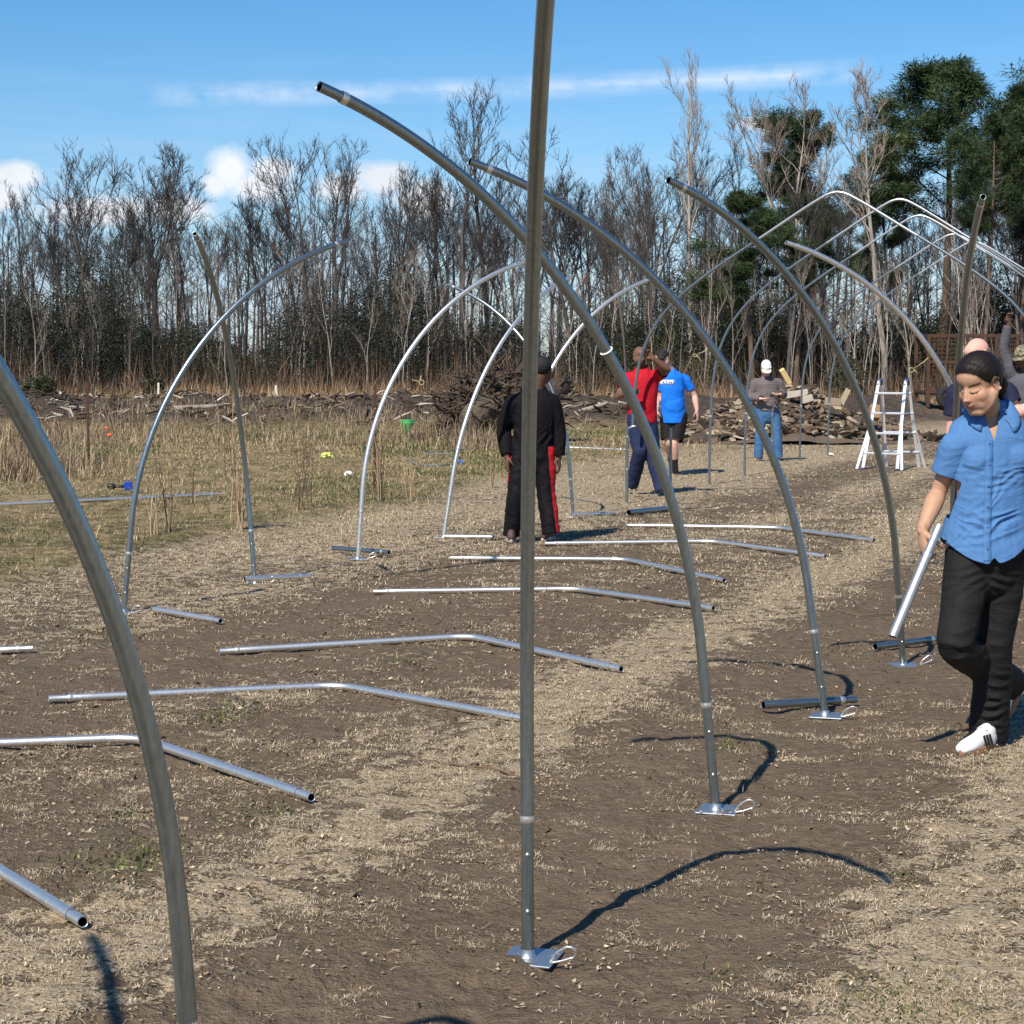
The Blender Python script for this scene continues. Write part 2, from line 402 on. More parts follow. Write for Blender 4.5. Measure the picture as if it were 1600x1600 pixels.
def make_pine(seed, H, r0, t0=.5, wid=1.0):
    rs = np.random.default_rng(seed); rng = random.Random(seed); T = MB()
    pts, dirs = path(rng, Vector((0, 0, -.2)), Vector((0, 0, 1)), H*.97, 12, .025, .03)
    rr = [max(.03, r0*(1-.8*i/12)) for i in range(13)]; T.tube(pts, rr, 9, False)
    cl = []
    k = int(H*1.25)
    for q in range(k):
        t = t0 + (1-t0)*((q+rng.random())/k); i = min(12, int(t*12)); pp = pts[i].lerp(pts[min(12, i+1)], t*12-i)
        s = (t-t0)/(1-t0); L = H*.235*wid*(math.sin(PI*min(1, .28+.72*s))**.6)*rng.uniform(.45, 1.15)
        dd = rot_dir(dirs[i], rng.uniform(1.0, 1.55), rng.uniform(0, 2*PI)); dd.z += .12
        bp, bd = path(rng, pp, dd.normalized(), L, 5, .13, .07); T.tube(bp, [max(.012, rr[i]*.42*(1-.8*j/5)) for j in range(6)], 4, False)
        for j in range(2, 6):
            for _ in range(2):
                cl.append((bp[j] + Vector((rng.gauss(0, .25), rng.gauss(0, .25), rng.gauss(.2, .22)))*L*.34, rng.uniform(.30, .78)*(.6+.4*L/3)))
        for _ in range(3):
            j = rng.randint(2, 4); d2 = rot_dir(bd[j], rng.uniform(.5, 1), rng.uniform(0, 2*PI)); e = bp[j] + d2*L*rng.uniform(.25, .5)
            T.tube([bp[j], e], [.02, .012], 3, False); cl.append((e, rng.uniform(.35, .75))); cl.append((bp[j].lerp(e, .7), rng.uniform(.3, .55)))
    cl.append((pts[-1], .8))
    V = []; C = []
    for c, r in cl:
        n = int(110 + 170*r); d = rs.normal(size=(n, 3)); d /= np.linalg.norm(d, axis=1)[:, None]; d[:, 2] = d[:, 2]*.9 + .08
        rad = r*rs.uniform(.15, .95, n)[:, None]; c0 = np.array(c) + d*rad*np.array([1, 1, .85])
        d2 = d + rs.normal(size=(n, 3))*.55; d2 /= np.linalg.norm(d2, axis=1)[:, None]
        s = np.cross(d2, rs.normal(size=(n, 3))); s /= np.linalg.norm(s, axis=1)[:, None]
        L = rs.uniform(.16, .28, n)[:, None]; wd = rs.uniform(.012, .026, n)[:, None]
        V.append(np.stack([c0 - s*wd, c0 + s*wd, c0 + d2*L], 1))
        C.append(np.repeat(np.clip(rs.normal(.42, .2, n)*0 + rng.uniform(.25, .75) + rs.normal(0, .12, n), 0, 1), 3))
    V = np.concatenate(V).reshape(-1, 3); C = np.concatenate(C)
    cr = npmesh('needles', V, np.arange(len(V)).reshape(-1, 3), M_NEED, col=np.repeat(C[:, None], 3, 1))
    me = cr.data; bpy.data.objects.remove(cr)
    t = bpy.data.meshes.new('trunk'); t.from_pydata([tuple(v) for v in T.v], [], T.f); t.update(); t.polygons.foreach_set('use_smooth', [True]*len(t.polygons))
    return t, me
def place_tree(nm, meshes, mats, x, y, s, rz, label, group=None, cat='tree', parts=('trunk', 'branches'), tilt=(0, 0)):
    e = empty(nm, (x, y, gzs(x, y)), label, cat, group, rz); e.scale = (s[0], s[0], s[1]) if hasattr(s, '__len__') else (s, s, s)
    e.rotation_euler = (tilt[0], tilt[1], rz)
    for me, m, pn in zip(meshes, mats, parts):
        o = bpy.data.objects.new(pn, me); COL.objects.link(o); o.parent = e
        if not len(me.materials): me.materials.append(None)
        o.material_slots[0].link = 'OBJECT'; o.material_slots[0].material = m
    return e
rt = random.Random(11)
VAR = [make_bare(100+i, 15, rt.uniform(.13, .2), fork=[0, 2, 0, 3, 0, 2, 0, 2][i], t0=[.35, 0, .45, 0, .3, 0, .5, 0][i], spread=[.9, 1, .75, 1.1, 1.15, .9, .8, 1.05][i]) for i in range(8)]
SAP = [make_bare(300+i, 8, .05, 0, .3, .7, .55, .008) for i in range(3)]
PIN = [make_pine(500, 16, .2, .50, 1.05), make_pine(501, 16, .19, .42, .95), make_pine(502, 16, .17, .55, 1.0)]
def treepx(px, top, d, var, rz, label, mats=(M_BARKD, M_TWIGD), group=None, wide=1.0, tilt=(0, 0)):
    p = W(px, top, d); H = p.z*(1.0); s = H/15.4
    return place_tree('bare_tree', VAR[var], mats, p.x, d, (s*wide, s), rz, label, group, tilt=tilt)
D, Mg, Pl = (M_BARKD, M_TWIGD), (M_BARKM, M_TWIGD), (M_BARKP, M_TWIGP)
treepx(125, 240, 108, 1, .3, 'tall forked dark bare tree, taller of two spreading crowns at far left', D)
treepx(240, 232, 110, 3, 2.2, 'spreading dark bare tree with a wide fan crown left of the white cumulus cloud', D, wide=1.1)
treepx(490, 222, 112, 7, 1.2, 'broad forked bare tree just right of the white cumulus cloud', D, wide=1.0)
treepx(525, 240, 113, 5, 4.0, 'dark bare tree close behind the broad forked one right of the cumulus cloud', D)
treepx(715, 150, 106, 0, .8, 'very tall dark leaning bare tree, highest on the left half of the wood', D, tilt=(0, .05))
treepx(770, 160, 112, 2, 2.8, 'tall slim bare tree touching the very tall leaning one on its right', D)
treepx(1085, 110, 96, 2, 3.6, 'tall pale bare tree with a thin flaring top near the end of the vapour trail', Pl, wide=.7, tilt=(0, .035))
treepx(1010, 232, 98, 3, .4, 'wide low-branched bare tree behind the men in red and blue shirts', Mg)
treepx(1240, 150, 88, 5, 5.2, 'pale many-stemmed bare tree in front of the small round-topped pine', Pl)
treepx(1390, 105, 80, 6, 1.9, 'pale thick-trunked bare tree rising behind the stepladder', Pl, wide=1.15)
treepx(1165, 225, 92, 0, 2.4, 'slim grey bare tree left of the small round-topped pine', Mg)
treepx(900, 205, 107, 4, 3.1, 'grey bare tree just right of the edge-on hoop at the centre', D)
treepx(600, 270, 111, 6, .1, 'narrow grey bare tree between the cumulus cloud and the very tall leaning tree', D)
# the rest of the front rows and the rows behind
GL, GR = 'bare trees of the far wood', 'pale bare trees at the near end of the wood'
n = 0
for row, (d0, step, t0_, t1_) in enumerate(((111, 52, 290, 400), (119, 42, 275, 390), (129, 52, 300, 400))):
    px = -60
    while px < 1010:
        d = d0 + rt.uniform(-3, 3); top = rt.uniform(t0_, t1_) - (30 if px > 640 else 0); top = max(top, 350) if 295 < px < 405 else top
        treepx(px, top, d, rt.randrange(8), rt.uniform(0, 6.28), 'thin dark bare tree in the crowded far wood beyond the field', D if rt.random() < .75 else Mg, GL, wide=rt.uniform(.7, 1.05))
        px += step*rt.uniform(.6, 1.4); n += 1
for row, (d0, step, t0_, t1_) in enumerate(((86, 62, 270, 420), (95, 48, 240, 400), (108, 58, 250, 390))):
    px = 980
    while px < 1690:
        d = d0 + rt.uniform(-3, 3); top = rt.uniform(t0_, t1_)
        treepx(px, top, d, rt.randrange(8), rt.uniform(0, 6.28), 'slender pale or grey bare tree at the right-hand end of the wood', Pl if rt.random() < (.3 if row == 0 else .15) else (Mg if rt.random() < .6 else D), GR, wide=rt.uniform(.55, .9))
        px += step*rt.uniform(.6, 1.4); n += 1
GS = 'thin saplings at the foot of the wood'
for i in range(120):
    px = rt.uniform(-60, 1680); R_ = px > 1000; d = rt.uniform(74, 90) if R_ else rt.uniform(95, 108); p = W(px, rt.uniform(390, 500), d)
    place_tree('sapling', rt.choice(SAP), (M_BARKP, M_TWIGP) if R_ or rt.random() < .5 else D, p.x, d, p.z/8, rt.uniform(0, 6), 'thin bare sapling standing along the foot of the wood', GS, 'sapling')
PM = (M_PINEB, M_NEED)
def pinepx(px, top, d, var, rz, label, wide=1.0, group=None):
    p = W(px, top, d); s = p.z/16.2
    place_tree('pine_tree', PIN[var], PM, p.x, d, (s*wide, s), rz, label, group, 'pine tree', ('trunk', 'crown'))
pinepx(1475, 88, 92, 0, .4, 'tallest dark green pine with a broad crown above the leaning right-hand hoop', 1.35)
pinepx(1600, 92, 88, 1, 2.2, 'tall dark green pine cut by the right edge of the picture', 1.1)
pinepx(1545, 170, 84, 2, 1.0, 'yellowish green pine between the two tallest pines', .95)
pinepx(1280, 168, 92, 2, 3.0, 'small round-topped pine standing apart left of the tallest pine', 1.15)
pinepx(1180, 288, 84, 1, 5.0, 'low dark pine with drooping boughs behind the high pipe tip', 1.35)
pinepx(1245, 300, 86, 0, 1.5, 'dark pine hidden low between the round-topped pine and the drooping one', 1.1)
pinepx(1400, 210, 104, 1, 4.1, 'dark pine standing behind the pale thick-trunked bare tree', .9)
pinepx(1130, 420, 100, 1, 2.2, 'short dark pine sprouting low under the drooping pine', .8)
# evergreen understorey that closes the foot of the wood
def understorey():
    rs = np.random.default_rng(5); V = []; C = []
    for i in range(860):
        px = rs.uniform(-120, 1720) if i < 640 else (rs.uniform(1720, 2700) if i % 3 else rs.uniform(-700, -120)); R_ = px > 1000
        d = rs.uniform(98, 125) if not R_ else rs.uniform(88, 112)
        hump = 1.0 + .45*math.sin(px*.013) + .3*math.sin(px*.041+1)
        h = rs.uniform(3.0, 5.2)*hump*(.95 if R_ else 1.0); x = (px-800)/FPX*d; rr = rs.uniform(1.2, 2.6)
        n = int(1250*rr); t = rs.normal(size=(n, 3)); t /= np.linalg.norm(t, axis=1)[:, None]
        r = rs.uniform(.55, 1, n)[:, None]**.5; c0 = np.array([x, d, h*.5]) + t*r*np.array([rr, rr*.8, h*.55])
        lump = fbm(c0[:, 0]*1.2, c0[:, 1]*1.2, c0[:, 2]*1.2, 2, 3); keep = lump > -.22; c0 = c0[keep]; n = len(c0)
        c0[:, 2] = np.maximum(c0[:, 2], .1)
        a = rs.normal(size=(n, 3)); a /= np.linalg.norm(a, axis=1)[:, None]; b = np.cross(a, rs.normal(size=(n, 3))); b /= np.linalg.norm(b, axis=1)[:, None]
        s = rs.uniform(.028, .072, n)[:, None]
        V.append(np.stack([c0 - a*s, c0 + b*s*.55, c0 + a*s, c0 - b*s*.55], 1)); tone = rs.uniform(.02, .5) if rs.uniform() < .85 else rs.uniform(.6, .9)
        C.append(np.repeat(np.clip(tone + rs.normal(0, .12, n), 0, 1), 4))
    V = np.concatenate(V).reshape(-1, 3); C = np.concatenate(C)
    o = npmesh('undergrowth', V, np.arange(len(V)).reshape(-1, 4), M_EVER, col=np.repeat(C[:, None], 3, 1))
    kind(o, 'stuff', 'dark evergreen undergrowth filling the foot of the far wood', 'undergrowth')
    # deep wood: a mass of bare trunks and brushy twigs further in
    mb = MB(); rng = random.Random(8)
    for i in range(500):
        px = rng.uniform(-150, 1750) if i < 330 else (rng.uniform(1750, 2700) if i % 3 else rng.uniform(-700, -150)); d = rng.uniform(132, 175) if px < 1000 else rng.uniform(112, 160)
        x = (px-800)/FPX*d; H = rng.uniform(6, 13); r = rng.uniform(.06, .16); l = rng.gauss(0, .03)
        mb.tube([(x, d, 0), (x+l*H*.5, d, H*.5), (x+l*H, d, H)], [r, r*.7, r*.2], 5, False)
        for q in range(12):
            t = rng.uniform(.2, 1); p = Vector((x+l*H*t, d, H*t)); dd = Vector((rng.gauss(0, .8), rng.gauss(0, .5), rng.uniform(.2, 1))).normalized(); L = rng.uniform(1, 3.0)
            e = p + dd*L; mb.tube([p, p.lerp(e, .5)+Vector((0, 0, -.1)), e], [.035, .025, .012], 3, False)
            for z in range(3):
                f = p.lerp(e, rng.uniform(.3, 1)); mb.tube([f, f+Vector((rng.gauss(0, .7), rng.gauss(0, .4), rng.uniform(.2, .9)))], [.016, .008], 3, False)
    o = mb.build('woods', M_BARKD, smooth=True); kind(o, 'stuff', 'deep wood of countless bare trunks behind the front rows of trees', 'wood')
    # brushy bare thicket at the edge
    rs = np.random.default_rng(9); n = 22000; px = np.where(np.arange(n) < 15000, rs.uniform(-150, 1750, n), np.where(np.arange(n) % 3 > 0, rs.uniform(1750, 2700, n), rs.uniform(-700, -150, n))); R_ = px > 1000
    d = np.where(R_, rs.uniform(70, 100, n), rs.uniform(88, 112, n)); x = (px-800)/FPX*d
    cl = fbm(x*.35, d*.3, 1, 3, 7); h = np.clip(rs.uniform(.4, 2.2, n)*(1+1.1*cl), .2, 3.4)
    a = rs.uniform(0, 2*PI, n); ln = rs.normal(0, .5, n)*h; b0 = np.stack([x, d, rs.uniform(0, .8, n)*h*.6], 1); tip = b0 + np.stack([np.cos(a)*ln, np.sin(a)*ln, h*.8], 1)
    wv = np.stack([np.cos(a+1.5), np.sin(a+1.5), 0*a], 1)*rs.uniform(.008, .02, n)[:, None]
    V = np.stack([b0-wv, b0+wv, tip], 1).reshape(-1, 3)
    pal = np.array([[.11, .075, .05], [.075, .052, .04], [.19, .135, .085], [.13, .075, .045]]); C = pal[rs.integers(0, 4, n)]*rs.uniform(.7, 1.3, n)[:, None]
    o = npmesh('thicket', V, np.arange(len(V)).reshape(-1, 3), simple('brush_stems', (1, 1, 1), .9, attr='tint', var=.1), col=np.repeat(C, 3, 0))
    kind(o, 'stuff', 'brown bare thicket of stems along the edge of the wood', 'thicket')
understorey()
def bush(px, py, d, rx, rz, label, tone=.7, n=1500, nm='green_bush'):
    rs = np.random.default_rng(int(px)); c = W(px, py, d)
    e = empty(nm, (c.x, d, gzs(c.x, d)), label, 'bush'); h = c.z - e.location.z + rz
    t = rs.normal(size=(n, 3)); t /= np.linalg.norm(t, axis=1)[:, None]; r = rs.uniform(.1, 1, n)[:, None]**.45
    c0 = np.array([0, 0, h*.5]) + t*r*np.array([rx, rx, h*.52]); c0 *= (1+.28*fbm(c0[:, 0]*2, c0[:, 1]*2, c0[:, 2]*2, 2, 4))[:, None]; c0[:, 2] = np.abs(c0[:, 2])
    a = rs.normal(size=(n, 3)); a[:, 2] += .4; a /= np.linalg.norm(a, axis=1)[:, None]; b = np.cross(a, rs.normal(size=(n, 3))); b /= np.linalg.norm(b, axis=1)[:, None]
    s = rs.uniform(.03, .085, n)[:, None]; V = np.stack([c0-a*s, c0+b*s*.5, c0+a*s, c0-b*s*.5], 1).reshape(-1, 3)
    C = np.repeat(np.clip(tone+rs.normal(0, .15, n), 0, 1), 4)
    npmesh('foliage', V, np.arange(len(V)).reshape(-1, 4), M_EVER, e, col=np.repeat(C[:, None], 3, 1))
    mb = MB(); rng = random.Random(3)
    for q in range(9): mb.tube([(0, 0, -.05), (rng.gauss(0, .25)*rx, rng.gauss(0, .25)*rx, h*.45), (rng.gauss(0, .6)*rx, rng.gauss(0, .6)*rx, h*.9)], [.03, .02, .008], 4)
    mb.build('stem', M_BARKM, e)
bush(62, 600, 64, .62, .4, 'yellow-green leafy bush at the edge of the field on the far left', .95, 2200)
bush(240, 597, 78, .5, .25, 'small green bush among the brown weeds left of the leftmost arching hoop', .8, 900)
bush(1095, 577, 84, 1.0, .6, 'low green bush under the trees between the blue shirt and the grey sweater', .75, 1800)
bush(1320, 575, 74, .9, .5, 'low olive bush behind the debris heap left of the stepladder', .8, 1500)
# ================================================================== galvanized pipework
def galv(name, base=(.46, .485, .49), r0=.30, streak=.35):
    m, nt, b = newmat(name); co = objco(nt)
    mp = N(nt, 'ShaderNodeMapping'); nt.links.new(co, mp.inputs[0]); mp.inputs['Scale'].default_value = (16, 16, 1.0)
    n = noise(nt, 9, 6, mp.outputs[0], .7); n2 = noise(nt, 55, 3, co, .6)
    v = N(nt, 'ShaderNodeVectorMath', operation='SCALE'); v.inputs[0].default_value = base
    nt.links.new(mth(nt, 'ADD', mth(nt, 'MULTIPLY_ADD', n, 2*streak, 1-streak), mth(nt, 'MULTIPLY', mth(nt, 'SUBTRACT', n2, .5), .35)), v.inputs['Scale'])
    nt.links.new(v.outputs[0], b.inputs['Base Color']); b.inputs['Metallic'].default_value = .92
    nt.links.new(mth(nt, 'MULTIPLY_ADD', n, .22, r0-.06), b.inputs['Roughness'])
    bump(nt, b, mth(nt, 'ADD', n2, n), .12, .001)
    return m
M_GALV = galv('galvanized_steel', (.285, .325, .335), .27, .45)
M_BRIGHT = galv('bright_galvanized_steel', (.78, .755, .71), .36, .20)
M_ARCH = galv('arch_steel', (.50, .52, .525), .32, .3)
M_PLATE = galv('plate_steel', (.42, .46, .50), .42, .2)
M_INSIDE = simple('pipe_inside', (.05, .05, .05), .6, .5)
def smooth_path(p, k=4):
    out = []
    for i in range(len(p)-1):
        p0 = Vector(p[max(0, i-1)]); p1 = Vector(p[i]); p2 = Vector(p[i+1]); p3 = Vector(p[min(len(p)-1, i+2)])
        for j in range(k):
            t = j/k; out.append(.5*((2*p1)+(p2-p0)*t+(2*p0-5*p1+4*p2-p3)*t*t+(3*p1-p0-3*p2+p3)*t**3))
    out.append(Vector(p[-1])); return out
def hollow_tube(pts, r, sides=18, wall=.003, up=None):
    mb = MB(); mb.tube(pts, r, sides, False, up=up)
    rr = r if hasattr(r, '__len__') else [r]*len(pts)
    # inner wall for the last and first few centimetres, so that the ends are open rings
    for end in (0, -1):
        P = [Vector(p) for p in (pts if end == 0 else pts[::-1])]
        R = rr if end == 0 else list(rr)[::-1]
        t = (P[1]-P[0]).normalized(); q = [P[0], P[0]+t*.003, P[0]+t*.09]
        o = len(mb.v); mb.tube(q, [R[0]-wall*.2, R[0]-wall, R[0]-wall], sides, False)
        o2 = len(mb.v)
        for k in range(sides):
            mb.f[-1-k] = mb.f[-1-k][::-1]
        mb.f.append(tuple(o2-sides+k for k in range(sides)))
    return mb
HS, RHO, PHI = .568, 1.9386, 1.3022
BL = HS + RHO*PHI
def bow_curve(S):
    k = max(0, S-HS)/RHO
    return (RHO*(1-math.cos(k)), (S if S < HS else HS + RHO*math.sin(k)))
def collar(mb_pts, r, parent, mat=None):
    mb = MB(); p, t = mb_pts; t = t.normalized()
    mb.tube([p-t*.012, p-t*.009, p-t*.002, p+t*.004, p+t*.012], [r*.985, r*1.05, r*1.075, r*1.04, r*.985], 18, False); return mb.build('collar', mat or M_BRIGHT, parent)
def base_plate(parent, rz, clip=True):
    R = Matrix.Rotation(rz, 3, 'Z')
    MB().box((0.01, 0, .004), (.145, .15, .006), R).build('base_plate', M_PLATE, parent, False, .0015)
    MB().tube([(0, 0, .006), (0, 0, .012), (0, 0, .03)], [.026, .0205, .0195], 18, False).build('weld_collar', M_PLATE, parent)
    if clip:
        c = R @ Vector((.078, -.045, .010)); a = (R @ Vector((.78, -.05, .50))).normalized(); b = (R @ Vector((-.50, -.25, .78))).normalized()
        L = .058; pts = [c]
        pts += [c + a*L*.5 - b*.010, c + a*L - b*.016]; pts += arc_pts(c + a*(L+.004), .018, -PI/2, PI/2, 7, a, b); pts += [c + a*L*.55 + b*.017, c + a*.012 + b*.009, c + b*.002]
        MB().tube(smooth_path(pts, 3), .0036, 8).build('wire_clip', M_BRIGHT, parent)
def half_hoop(label, bx, by, az, t1, t2, plate=True, clip=True, rbow=.0188, rpost=.0172, joint=.39, wire=None, mat=None, n=60, plate_rz=None):
    z0 = gzs(bx, by); e = empty('half_hoop', (bx, by, z0), label, 'pipe hoop', 'standing half hoops of the tunnel frame')
    d = Vector((math.sin(az), math.cos(az), 0)); q = Vector((d.y, -d.x, 0)); mat = mat or M_GALV
    def P(S):
        r, z = bow_curve(S); return d*(r + z*t1) + q*z*t2 + Vector((0, 0, z))
    sw = .095
    ss = [joint + (BL-sw-joint)*i/n for i in range(n+1)]
    up = q
    pts = [P(s) for s in ss]; rr = [rbow]*len(pts)
    s2 = [BL-sw+.012] + [BL-sw+.02 + (sw-.02)*i/4 for i in range(5)]
    pts += [P(s) for s in s2]; rr += [rbow*.95] + [rbow*.86]*5
    hollow_tube(pts, rr, 20, up=up).build('bow', mat, e)
    collar((P(BL-sw+.004), P(BL-sw+.05)-P(BL-sw)), rbow, e)
    hollow_tube([P(0)-Vector((0, 0, .25)), P(0), P(.2), P(joint-.002)], rpost, 20, up=up).build('ground_post', mat, e)
    collar((P(joint), P(joint+.05)-P(joint)), rbow*.985, e)
    if plate: base_plate(e, (plate_rz if plate_rz is not None else -.30), clip)
    # bolts where post and bow are pinned
    for s in (joint*.35, joint*.75):
        p = P(s); MB().tube([p+Vector((0, -rpost-.004, 0)), p+Vector((0, -rpost+.002, 0))], .006, 6).build('bolt', M_BRIGHT, e)
    if wire is not None:
        p = P(wire); t = (P(wire+.02)-P(wire-.02)).normalized(); a = q.normalized(); b = t.cross(a)
        MB().tube(arc_pts(p, rbow+.003, 0, 2*PI, 16, a, b), .0028, 6, False).build('wire_ring', simple('white_wire', (.75, .74, .70), .5), e)
    return e, P
HOOPS = {}
def HH(k, *a, **kw): HOOPS[k] = half_hoop(*a, mat=M_BRIGHT if k in ('L2', 'L3', 'L4', 'R6') else None, **kw)  # same pipe throughout; the paler steel paints sunlight onto these hoops
HH('R0', 'near bowed hoop rising from the bottom edge and leaving the left side', -.576, 3.348, -2.471, .083, -.002, n=90)
HH('Rm', 'hoop outside the frame at left, known by its curved shadow at lower left', -1.33, 1.65, -.61, .08, 0)
HH('R1', 'hoop seen edge on like a straight pole, on a plate at the foreground centre', .043, 4.941, -3.171, .001, .004, n=90)
HH('R2', 'hoop with a white wire ring round its bend and the highest tip against the sky', .737, 6.599, -2.288, .081, .058, wire=1.72, n=80)
HH('R3', 'bowed hoop planted over a loose short pipe, second to the right of the edge-on hoop', 1.426, 8.354, -2.047, .106, .096, n=70)
HH('R4', 'bowed hoop standing beside the lower end of the pipe the woman holds', 2.1, 9.872, -2.262, .24, -.095, plate_rz=.2)
HH('R5', 'nearly straight dark hoop behind the woman, its open ring end facing us', 2.743, 11.467, 3.276, .291, .043)
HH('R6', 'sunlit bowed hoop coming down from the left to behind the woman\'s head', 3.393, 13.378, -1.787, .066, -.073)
HH('L0', 'bowed hoop farthest left, arching right, its foot hidden behind the near bowed hoop', -2.499, 11.859, .931, .092, .039)
HH('L1', 'swivelled dark hoop leaning left with its open end facing us, among weeds', -1.868, 13.418, 3.141, -.049, .077, plate_rz=.1)
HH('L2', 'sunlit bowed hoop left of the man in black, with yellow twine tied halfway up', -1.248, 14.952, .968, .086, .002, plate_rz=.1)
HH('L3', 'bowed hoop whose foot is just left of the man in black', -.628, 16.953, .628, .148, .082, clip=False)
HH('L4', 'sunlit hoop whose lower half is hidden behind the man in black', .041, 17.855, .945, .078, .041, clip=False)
HH('L5', 'dark hoop bending away to the left from the right side of the man in black', .639, 19.312, -.953, .065, -.036, clip=False)
# ---- complete arches
AP = [(0, 0), (0, .45), (.01, .9), (.03, 1.28), (.09, 1.66), (.20, 1.97), (.37, 2.24), (.60, 2.48), (.88, 2.70), (1.2, 2.92), (1.62, 3.19), (2.05, 3.47), (2.27, 3.60), (2.36, 3.635), (2.42, 3.645)]
NV = Vector((math.cos(A0), -math.sin(A0), 0))
def arch(label, bx, by, held=None, zs=1.0, dirv=NV, tw=0):
    z0 = gzs(bx, by); e = empty('pipe_arch', (bx, by, z0), label, 'pipe arch', 'finished pipe arches at the far end of the tunnel')
    half = AP
    if held: half = [(r, z-.86+held*0) for r, z in AP if z >= .85]
    pr = smooth_path([Vector((r, 0, z)) for r, z in half], 4); pr = [(p.x, p.z) for p in pr]
    lift = held or 0
    full = pr + [(4.84-r, z) for r, z in pr[::-1][1:]]
    Wd = [dirv*r*(.955 if held else 1) + Vector((0, 0, z*zs + lift)) for r, z in full]
    n = len(Wd)
    def seg(a, b, nm, r, m): return hollow_tube(Wd[a:b], r, 12).build(nm, m, e)
    jb = next(i for i, (r, z) in enumerate(full) if r > 1.45); jp = 0 if held else next(i for i, (r, z) in enumerate(full) if z > .85)
    if not held:
        seg(0, jp+1, 'ground_post', .0172, M_GALV); seg(n-jp-1, n, 'ground_post', .0172, M_GALV)
        collar((Wd[jp], Wd[jp+1]-Wd[jp]), .019, e); collar((Wd[n-jp-1], Wd[n-jp-2]-Wd[n-jp-1]), .019, e)
    seg(jp, jb+1, 'bow', .0170, M_GALV); seg(n-jb-1, n-jp, 'bow', .0170, M_GALV); seg(jb, n-jb, 'apex_piece', .0165, M_ARCH)
    collar((Wd[jb], Wd[jb+1]-Wd[jb]), .0170, e, M_GALV); collar((Wd[n-jb-1], Wd[n-jb-2]-Wd[n-jb-1]), .0170, e, M_GALV)
    return e
a_ = arch('arch being lifted between the man in red and the man in the camouflage cap', 1.42, 22.0, held=.79, zs=.93); a_.scale = (1.04, 1.04, 1.04)
arch('finished arch with the highest peak, nearest of the standing arches', 2.6, 24.4)
arch('finished arch standing second, its left leg beside the man in the white cap', 3.35, 26.68)
arch('finished arch third back, peak to the left of the leaning dark hoop\'s top', 4.75, 30.61)
arch('finished arch farthest back with the lowest peak', 5.51, 32.35)
def stub(label, x, y, top, cross=False):
    e = empty('ground_post', (x, y, gzs(x, y)), label, 'post', 'bare ground posts waiting for their hoops')
    hollow_tube([(0, 0, -.2), (0, 0, .3), (0, 0, top)], .0178, 12).build('post', M_GALV, e)
    for z in (top*.45, top-.1): MB().tube([(0, -.024, z), (0, -.016, z)], .009, 8).build('bolt', M_BRIGHT, e)
    if cross: MB().tube([(0, 0, top-.01), (.06, -.02, top+.02), (.10, -.03, top+.025)], .012, 8).build('elbow', M_BRIGHT, e)
stub('short ground post in front of the left leg of the man in red', 1.31, 21.12, .86, True)
stub('short ground post in front of the shin of the man in the blue shirt', 1.96, 22.9, .80)
stub('short ground post in front of the jeans of the man in the white cap', 4.02, 28.7, .90)
# ---- loose apex pieces lying on the soil
def apex(label, a, b, c_, r=.0188):
    A, B, C = (Vector((*G(*p), 0)) for p in (a, b, c_))
    for p in (A, B, C): p.z = gzs(p.x, p.y) + r + .006
    o = B.copy(); e = empty('apex_pipe', o, label, 'bent pipe', 'bent apex pipes laid out on the soil')
    l1 = (A-B).normalized(); l2 = (C-B).normalized(); k = .13
    bend = []
    p0 = B + l1*k; p2 = B + l2*k
    for i in range(1, 8):
        t = i/8; bend.append(p0*(1-t)**2 + B*2*t*(1-t) + p2*t*t)
    def lay(p):
        q = p.copy(); return q
    L1 = [A + (p0-A)*i/6 for i in range(7)]; L2 = [p2 + (C-p2)*i/6 for i in range(7)]
    sw = .10
    P = L1 + bend + L2; d1 = (P[1]-P[0]).normalized(); d2 = (P[-1]-P[-2]).normalized()
    P = [P[0], P[0]+d1*(sw-.012), P[0]+d1*sw] + P[1:-1] + [P[-1]-d2*sw, P[-1]-d2*(sw-.012), P[-1]]
    P = [p - o for p in P]; R = [r*.87, r*.87] + [r]*(len(P)-4) + [r*.87, r*.87]
    hollow_tube(P, R, 16, up=(0, 0, 1)).build('pipe', M_BRIGHT, e)
    collar((P[2], d1), r, e); collar((P[-3], d2), r, e)
apex('nearest bent pipe at the lower left, only its dark right leg in the picture', (-900, 1345), (-130, 1285), (130, 1457))
apex('bent pipe crossing behind the near bowed hoop, its end pointing at the foreground centre', (-230, 1183), (215, 1163), (487, 1251))
apex('bent pipe passing behind both the near bowed hoop and the edge-on hoop', (76, 1102), (530, 1075), (826, 1135))
apex('bent pipe with both ends free, its right leg passing behind the edge-on hoop', (343, 1021), (735, 1003), (971, 1053))
apex('bent pipe whose right end lies beside the hoop with the white wire ring', (583, 928), (900, 925), (1115, 959))
apex('bent pipe whose left end lies below the foot of the man in black', (703, 880), (978, 880), (1132, 912))
apex('bent pipe lying just in front of the right shoe of the man in black', (851, 855), (1112, 853), (1290, 872))
apex('farthest bent pipe, lying beyond the shadow of the man in black', (978, 826), (1215, 829), (1366, 847))
def short_pipe(label, a, b, r=.019, lift=0, m=None, nm='short_pipe', cat='pipe', group='short loose pipes on the ground'):
    A, B = (Vector((*G(*p), 0)) for p in (a, b))
    for p in (A, B): p.z = gzs(p.x, p.y) + r + .006 + lift
    o = (A+B)/2; t = (B-A).normalized(); L = (B-A).length
    e = empty(nm, o, label, cat, group)
    hollow_tube([A-o, A-o+t*L*.3, B-o-t*.085, B-o-t*.07, B-o], [r, r, r, r*.88, r*.88], 14, up=(0, 0, 1)).build('pipe', m or M_BRIGHT, e); collar((B-o-t*.078, t), r, e)
